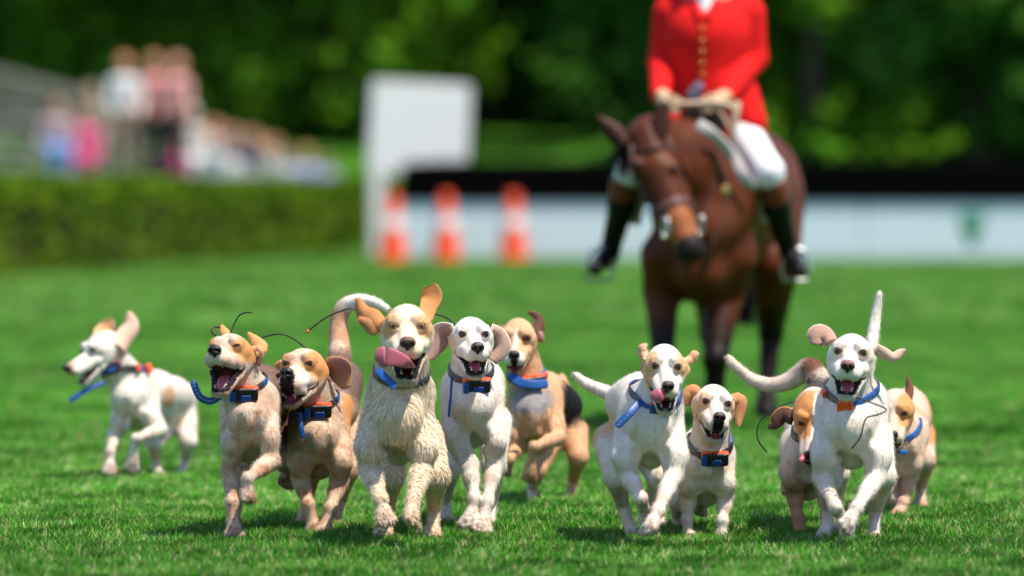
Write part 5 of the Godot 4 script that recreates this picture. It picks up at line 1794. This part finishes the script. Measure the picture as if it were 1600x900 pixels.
func rider() -> void:
	var red := Color(0.66, 0.012, 0.014)
	var glove := Color(0.50, 0.36, 0.22)
	var skin := Color(0.50, 0.28, 0.19)
	var white := Color(0.74, 0.75, 0.80)
	var o := thing("person", horse_base, "rider in scarlet hunt coat, white breeches and black boots on the bay horse", "person")
	# body: head, neck and gloved hands
	var S := Sdf.new()
	S.cap(hj(1104, -66, 0.00), hj(1104, -58, 0.03), 0.098, 0.085, 0.03, 0, skin)
	S.cap(hj(1104, -50, 0.05), hj(1104, -40, 0.06), 0.072, 0.055, 0.04, 0, skin)
	S.cap(hj(1104, -66, 0.105), hj(1104, -54, 0.128), 0.010, 0.017, 0.012, 0, skin)
	for s in [-1.0, 1.0]:
		S.ball(hj(1104 + s * 33, -58, -0.01), 0.026, 0.012, 0, skin)
		S.ball(hj(1104 + s * 12, -65, 0.112), 0.011, 0.006, 1, skin)
	S.cap(hj(1102, -46, 0.122), hj(1106, -46, 0.122), 0.008, 0.008, 0.006, 0, Color(0.45, 0.16, 0.13))
	S.cap(hj(1104, -45, -0.02), hj(1105, 0, -0.05), 0.058, 0.07, 0.03, 0, skin)
	S.cap(hj(1105, 0, -0.05), hj(1112, 150, -0.05), 0.13, 0.12, 0.05, 0, skin)
	for hnd in [[[1137, 148, 0.20], [1114, 162, 0.27], 1.0], [[1032, 146, 0.20], [1044, 163, 0.27], -1.0]]:
		var w := hj(hnd[0][0], hnd[0][1], hnd[0][2])
		var k := hj(hnd[1][0], hnd[1][1], hnd[1][2])
		S.cap(w, k, 0.034, 0.040, 0.02, 0, glove)
		for f in 4:
			var a := k + Vector3(-0.028 * hnd[2], 0.024 - f * 0.018, 0.02)
			S.cap(a, a + Vector3(-0.02 * hnd[2], -0.004, 0.028), 0.0115, 0.0105, 0.004, 0, glove)
			S.cap(a + Vector3(-0.02 * hnd[2], -0.004, 0.028), a + Vector3(0.012 * hnd[2], -0.008, 0.042), 0.0105, 0.009, 0.004, 0, glove)
		S.cap(k + Vector3(0, 0.03, 0.0), k + Vector3(-0.02 * hnd[2], 0.038, 0.045), 0.013, 0.010, 0.008, 0, glove)
	var s := Soup.new()
	S.mesh(s, 0.009, null)
	part("body", s.mesh(), M.cloth, o)
	# scarlet coat
	var C := Sdf.new()
	C.cap(hj(1052, 18, -0.05), hj(1163, 18, -0.05), 0.085, 0.085, 0.05)
	C.cap(hj(1094, 52, -0.03), hj(1116, 52, -0.03), 0.165, 0.165, 0.06)
	C.cap(hj(1104, 60, -0.03), hj(1112, 150, -0.04), 0.185, 0.165, 0.06)
	C.cap(hj(1112, 150, -0.04), hj(1118, 195, -0.08), 0.165, 0.19, 0.05)
	C.cap(hj(1155, 150, -0.02), hj(1174, 190, 0.04), 0.095, 0.072, 0.05)      # skirts over the thighs
	C.cap(hj(1070, 150, -0.02), hj(1055, 190, 0.04), 0.095, 0.072, 0.05)
	C.cap(hj(1130, 150, -0.15), hj(1165, 200, -0.22), 0.13, 0.10, 0.05)
	for a in [[[1046, 22, -0.05], [1034, 98, -0.06], [1032, 148, 0.19]], [[1170, 22, -0.05], [1178, 92, -0.06], [1135, 149, 0.19]]]:
		C.cap(hj(a[0][0], a[0][1], a[0][2]), hj(a[1][0], a[1][1], a[1][2]), 0.078, 0.062, 0.018)
		C.cap(hj(a[1][0], a[1][1], a[1][2]), hj(a[2][0], a[2][1], a[2][2]), 0.062, 0.048, 0.025)
	# creases at the elbows and the open front
	for a in [[1176, 100, 0.02, 1160, 112, 0.06], [1036, 104, 0.0, 1046, 118, 0.06], [1178, 84, 0.02, 1160, 90, 0.04], [1066, 96, 0.12, 1080, 84, 0.15], [1130, 110, 0.13, 1146, 96, 0.12]]:
		C.cap(hj(a[0], a[1], a[2]), hj(a[3], a[4], a[5]), 0.008, 0.004, 0.02, 1)
	s = Soup.new()
	C.mesh(s, 0.012, func(_p: Vector3, _n: Vector3) -> Color: return red)
	var coat := part("coat", s.mesh(), M.cloth, o)
	for r in [45, 63, 81, 99, 117]:
		var b := Soup.new()
		b.ball(Transform3D(Basis(), stick(C, 1097, r, 0.004)), Vector3(0.012, 0.012, 0.007), Color(0.42, 0.24, 0.07))
		part("button", b.mesh(), M.steel, coat)
	for sgn in [-1.0, 1.0]:
		part("lapel", strap([stick(C, 1101 + sgn * 2, 30, 0.004), stick(C, 1101 + sgn * 10, 10, 0.006), stick(C, 1101 + sgn * 17, -12, 0.006)], 0.026, 0.006, red, Vector3(1, sgn * 0.3, 0)), M.cloth, coat)
	# stock and waistcoat points
	s = Soup.new()
	var V := Sdf.new()
	V.cap(hj(1101, 16, 0.115), hj(1102, -14, 0.06), 0.022, 0.055, 0.03)
	V.mesh(s, 0.010, func(_p: Vector3, _n: Vector3) -> Color: return white)
	part("neck_stock", s.mesh(), M.cloth, o)
	s = Soup.new()
	V = Sdf.new()
	V.cap(hj(1084, 150, 0.11), hj(1092, 136, 0.12), 0.035, 0.028, 0.03)
	V.mesh(s, 0.010, func(_p: Vector3, _n: Vector3) -> Color: return Color(0.16, 0.16, 0.22))
	part("waistcoat", s.mesh(), M.cloth, o)
	# breeches
	V = Sdf.new()
	V.cap(hj(1095, 195, -0.08), hj(1140, 195, -0.08), 0.14, 0.14, 0.06)
	V.cap(hj(1150, 198, -0.02), hj(1200, 268, 0.22), 0.098, 0.072, 0.05)
	V.cap(hj(1200, 268, 0.22), hj(1206, 292, 0.20), 0.070, 0.058, 0.03)
	V.cap(hj(1078, 198, -0.02), hj(984, 268, 0.22), 0.098, 0.070, 0.05)
	V.cap(hj(984, 268, 0.22), hj(978, 286, 0.20), 0.068, 0.056, 0.03)
	s = Soup.new()
	V.mesh(s, 0.014, func(_p: Vector3, _n: Vector3) -> Color: return white)
	part("breeches", s.mesh(), M.cloth, o)
	# boots with brown tops
	for b in [[[1207, 290, 0.20], [1213, 322, 0.15], [1234, 398, 0.02], [1250, 424, 0.16]], [[977, 284, 0.20], [972, 318, 0.15], [953, 392, 0.02], [930, 420, 0.18]]]:
		V = Sdf.new()
		var p := []
		for q in b: p.append(hj(q[0], q[1], q[2]))
		V.cap(p[0].lerp(p[1], 0.55), p[1], 0.064, 0.062, 0.02)
		V.cap(p[1], p[2], 0.062, 0.045, 0.03)
		V.cap(p[2], p[3], 0.044, 0.034, 0.025)
		V.cap(p[2] + Vector3(0, -0.055, -0.03), p[2] + Vector3(0, -0.02, -0.02), 0.032, 0.036, 0.02)
		s = Soup.new()
		V.mesh(s, 0.011, func(_p: Vector3, _n: Vector3) -> Color: return Color(0.008, 0.008, 0.010))
		var boot := part("boot", s.mesh(), M.leather, o)
		V = Sdf.new()
		V.cap(p[0], p[0].lerp(p[1], 0.6), 0.068, 0.068, 0.02)
		s = Soup.new()
		V.mesh(s, 0.011, func(_p: Vector3, _n: Vector3) -> Color: return Color(0.16, 0.045, 0.02))
		part("boot_top", s.mesh(), M.leather, boot)
	# velvet cap
	V = Sdf.new()
	V.cap(hj(1104, -80, -0.01), hj(1104, -80, 0.02), 0.108, 0.106, 0.02)
	V.cap(hj(1090, -78, 0.13), hj(1118, -78, 0.13), 0.016, 0.016, 0.03)
	V.cap(hj(1090, -52, 0.0), hj(1118, -52, 0.0), 0.10, 0.10, 0.03, 1)
	s = Soup.new()
	V.mesh(s, 0.010, func(_p: Vector3, _n: Vector3) -> Color: return Color(0.012, 0.012, 0.014))
	part("riding_cap", s.mesh(), M.cloth, o)
	# the hunting whip: antler hook and cream stock held across the withers
	var w := thing("hunting_whip", horse_base, "cream antler handled hunting whip held across the withers by the rider", "whip")
	var horn := Color(0.56, 0.43, 0.30)
	s = Soup.new()
	s.tube(smooth([hj(1036, 160, 0.31), hj(1075, 162, 0.33), hj(1120, 160, 0.33), hj(1146, 168, 0.31)], 4), smooth([0.012, 0.012, 0.012, 0.014], 4), smooth([0.012, 0.012, 0.012, 0.014], 4), Vector3.UP, 8, horn, horn)
	part("stock", s.mesh(), M.cloth, w)
	s = Soup.new()
	s.tube(smooth([hj(1151, 160, 0.30), hj(1150, 175, 0.31), hj(1146, 196, 0.31), hj(1145, 220, 0.30)], 4), smooth([0.020, 0.018, 0.015, 0.012], 4), smooth([0.018, 0.016, 0.014, 0.010], 4), Vector3.RIGHT, 8, horn, horn)
	part("hook", s.mesh(), M.cloth, w)
	s = Soup.new()
	s.tube(smooth([hj(1116, 164, 0.32), hj(1130, 182, 0.32), hj(1142, 205, 0.31)], 4), smooth([0.009, 0.008, 0.008], 4), smooth([0.009, 0.008, 0.008], 4), Vector3.RIGHT, 8, horn, horn)
	part("thong", s.mesh(), M.cloth, w)


# ---------------------------------------------------------------- materials
func materials() -> void:
	var fine := noise_map(0.035, 4, 512, 3, true, 6.0)
	var lay := noise_map(0.022, 5, 512, 4, true, 9.0)
	M.fur = relief(mat(Color.WHITE, 0.78, true), lay, 6.0, 0.55)
	M.fur.uv1_scale = Vector3(19.0, 7.0, 19.0)
	M.fur.metallic_specular = 0.28
	M.hair = mat(Color.WHITE, 0.75, true)
	M.hair.metallic_specular = 0.25
	M.hair.cull_mode = BaseMaterial3D.CULL_DISABLED
	M.nose = relief(mat(Color.WHITE, 0.33, true), noise_map(0.12, 2, 256, 8, true, 6.0), 40.0, 0.5)
	M.eye = mat(Color.WHITE, 0.06, true)
	M.tooth = mat(Color.WHITE, 0.3, true)
	M.tongue = relief(mat(Color.WHITE, 0.32, true), fine, 14.0, 0.3)
	M.strap = relief(mat(Color.WHITE, 0.42, true), fine, 30.0, 0.25)
	M.plastic = mat(Color.WHITE, 0.35, true)
	M.plastic_cone = mat(Color.WHITE, 0.5, true)
	M.steel = mat(Color.WHITE, 0.3, true)
	M.steel.metallic = 1.0
	M.paint = relief(mat(Color.WHITE, 0.55, true), fine, 1.5, 0.2)
	M.cloth = relief(mat(Color.WHITE, 0.85, true), fine, 6.0, 0.4)
	M.horse = relief(mat(Color.WHITE, 0.5, true), fine, 9.0, 0.4)
	M.leather = relief(mat(Color.WHITE, 0.35, true), fine, 12.0, 0.3)
	M.bark = relief(mat(Color.WHITE, 0.9, true), fine, 2.0, 0.8)
	M.brush = mat(Color.WHITE, 1.0, true)
	M.brush.specular_mode = BaseMaterial3D.SPECULAR_DISABLED
	M.grass = mat(Color.WHITE, 0.5, true)
	M.grass.cull_mode = BaseMaterial3D.CULL_DISABLED
	M.grass.backlight_enabled = true
	M.grass.backlight = Color(0.10, 0.20, 0.03)
	M.leaf = mat(Color.WHITE, 0.8, true)
	M.leaf.metallic_specular = 0.15
	M.horse.metallic_specular = 0.3
	M.leather.metallic_specular = 0.3
	M.cloth.metallic_specular = 0.25
	M.grass.metallic_specular = 0.2
	M.leaf.cull_mode = BaseMaterial3D.CULL_DISABLED
	M.leaf.backlight_enabled = true
	M.leaf.backlight = Color(0.16, 0.3, 0.03)
	var ramp := Gradient.new()
	ramp.set_color(0, Color(0.028, 0.10, 0.009).linear_to_srgb())
	ramp.set_color(1, Color(0.06, 0.165, 0.018).linear_to_srgb())
	M.turf = mat(Color.WHITE, 1.0)
	M.turf.specular_mode = BaseMaterial3D.SPECULAR_DISABLED
	M.turf.albedo_texture = noise_map(0.02, 5, 512, 21, false, 1.0, ramp)
	M.turf.uv1_triplanar = true
	M.turf.uv1_world_triplanar = true
	M.turf.uv1_scale = Vector3(0.11, 0.11, 0.11)


func _ready() -> void:
	# camera: a long lens on the pack, wide open
	var cam := Camera3D.new()
	cam.name = "camera"
	add_child(cam)
	cam.position = Vector3(0, EYE, 0)
	cam.rotation = Vector3(-atan(192.0 / FOC), 0, 0)
	var lens := CameraAttributesPhysical.new()
	lens.frustum_focal_length = 12.0 * FOC / 450.0
	lens.frustum_near = 0.5
	lens.frustum_far = 1500.0
	lens.frustum_focus_distance = 24.1
	lens.exposure_aperture = lens.frustum_focal_length / 116.0
	cam.attributes = lens
	cam.fov = rad_to_deg(2.0 * atan(450.0 / FOC))
	cam.far = 1500.0
	cam.near = 0.5
	cam.current = true
	# sky and sun
	var env := Environment.new()
	env.background_mode = Environment.BG_SKY
	var sky := Sky.new()
	var sm := ProceduralSkyMaterial.new()
	sm.sky_top_color = Color(0.50, 0.62, 0.80)
	sm.sky_horizon_color = Color(0.84, 0.87, 0.90)
	sm.sky_curve = 0.12
	sm.ground_horizon_color = Color(0.45, 0.52, 0.45)
	sm.ground_bottom_color = Color(0.12, 0.18, 0.08)
	sky.sky_material = sm
	env.sky = sky
	env.background_energy_multiplier = 0.88
	env.tonemap_mode = Environment.TONE_MAPPER_LINEAR
	env.tonemap_exposure = 1.72
	env.sdfgi_enabled = true
	env.ssao_enabled = true
	env.ssil_enabled = true
	var we := WorldEnvironment.new()
	we.name = "environment"
	we.environment = env
	add_child(we)
	var sun := DirectionalLight3D.new()
	sun.name = "sun"
	sun.light_energy = 1.32
	sun.light_color = Color(1.0, 0.95, 0.87)
	sun.light_angular_distance = 0.5
	sun.shadow_enabled = true
	add_child(sun)
	sun.look_at_from_position(Vector3(0.38, 1.0, 0.28) * 10.0, Vector3.ZERO)
	# noise
	noise_a.noise_type = FastNoiseLite.TYPE_SIMPLEX_SMOOTH
	noise_a.frequency = 1.0
	noise_a.fractal_octaves = 3
	noise_a.seed = 5
	noise_b.noise_type = FastNoiseLite.TYPE_SIMPLEX
	noise_b.frequency = 1.0
	noise_b.fractal_octaves = 2
	noise_b.seed = 17
	materials()
	# the large structure
	structure("ground", ground_mesh(), M.turf)
	wood()
	hedge()
	brush_fence()
	stand()
	white_board()
	cones()
	# the animals and people
	var t0 := Time.get_ticks_msec()
	var hounds := pack()
	for D in hounds:      # shared small meshes first
		nose_mesh(D.get("nose", INK))
		eye_mesh(D.get("iris", Color(0.045, 0.019, 0.009)))
	var workers := []
	for D in hounds:
		var w := Thread.new()
		w.start(make_dog.bind(D))
		workers.append(w)
	for w in workers:
		var hound: Node3D = w.wait_to_finish()
		hound.name = numbered("hound")
		add_child(hound)
	print("hounds ", Time.get_ticks_msec() - t0)
	horse()
	rider()
	print("horse ", Time.get_ticks_msec() - t0)
	crowd()
	# the turf last
	sow("turf_near", tuft(230, 0.10, 0.020, 0.052, 0.0016, 31), 20.4, 31.0, 0.10, 1.0, Vector3.ONE, 3)
	sow("turf_middle", tuft(190, 0.16, 0.020, 0.052, 0.0028, 32), 31.0, 56.0, 0.165, 1.2, Vector3.ONE, 4)
	sow("turf_far", tuft(120, 0.36, 0.022, 0.058, 0.009, 33), 56.0, 104.0, 0.36, 1.6, Vector3.ONE, 5)
	print("all ", Time.get_ticks_msec() - t0)
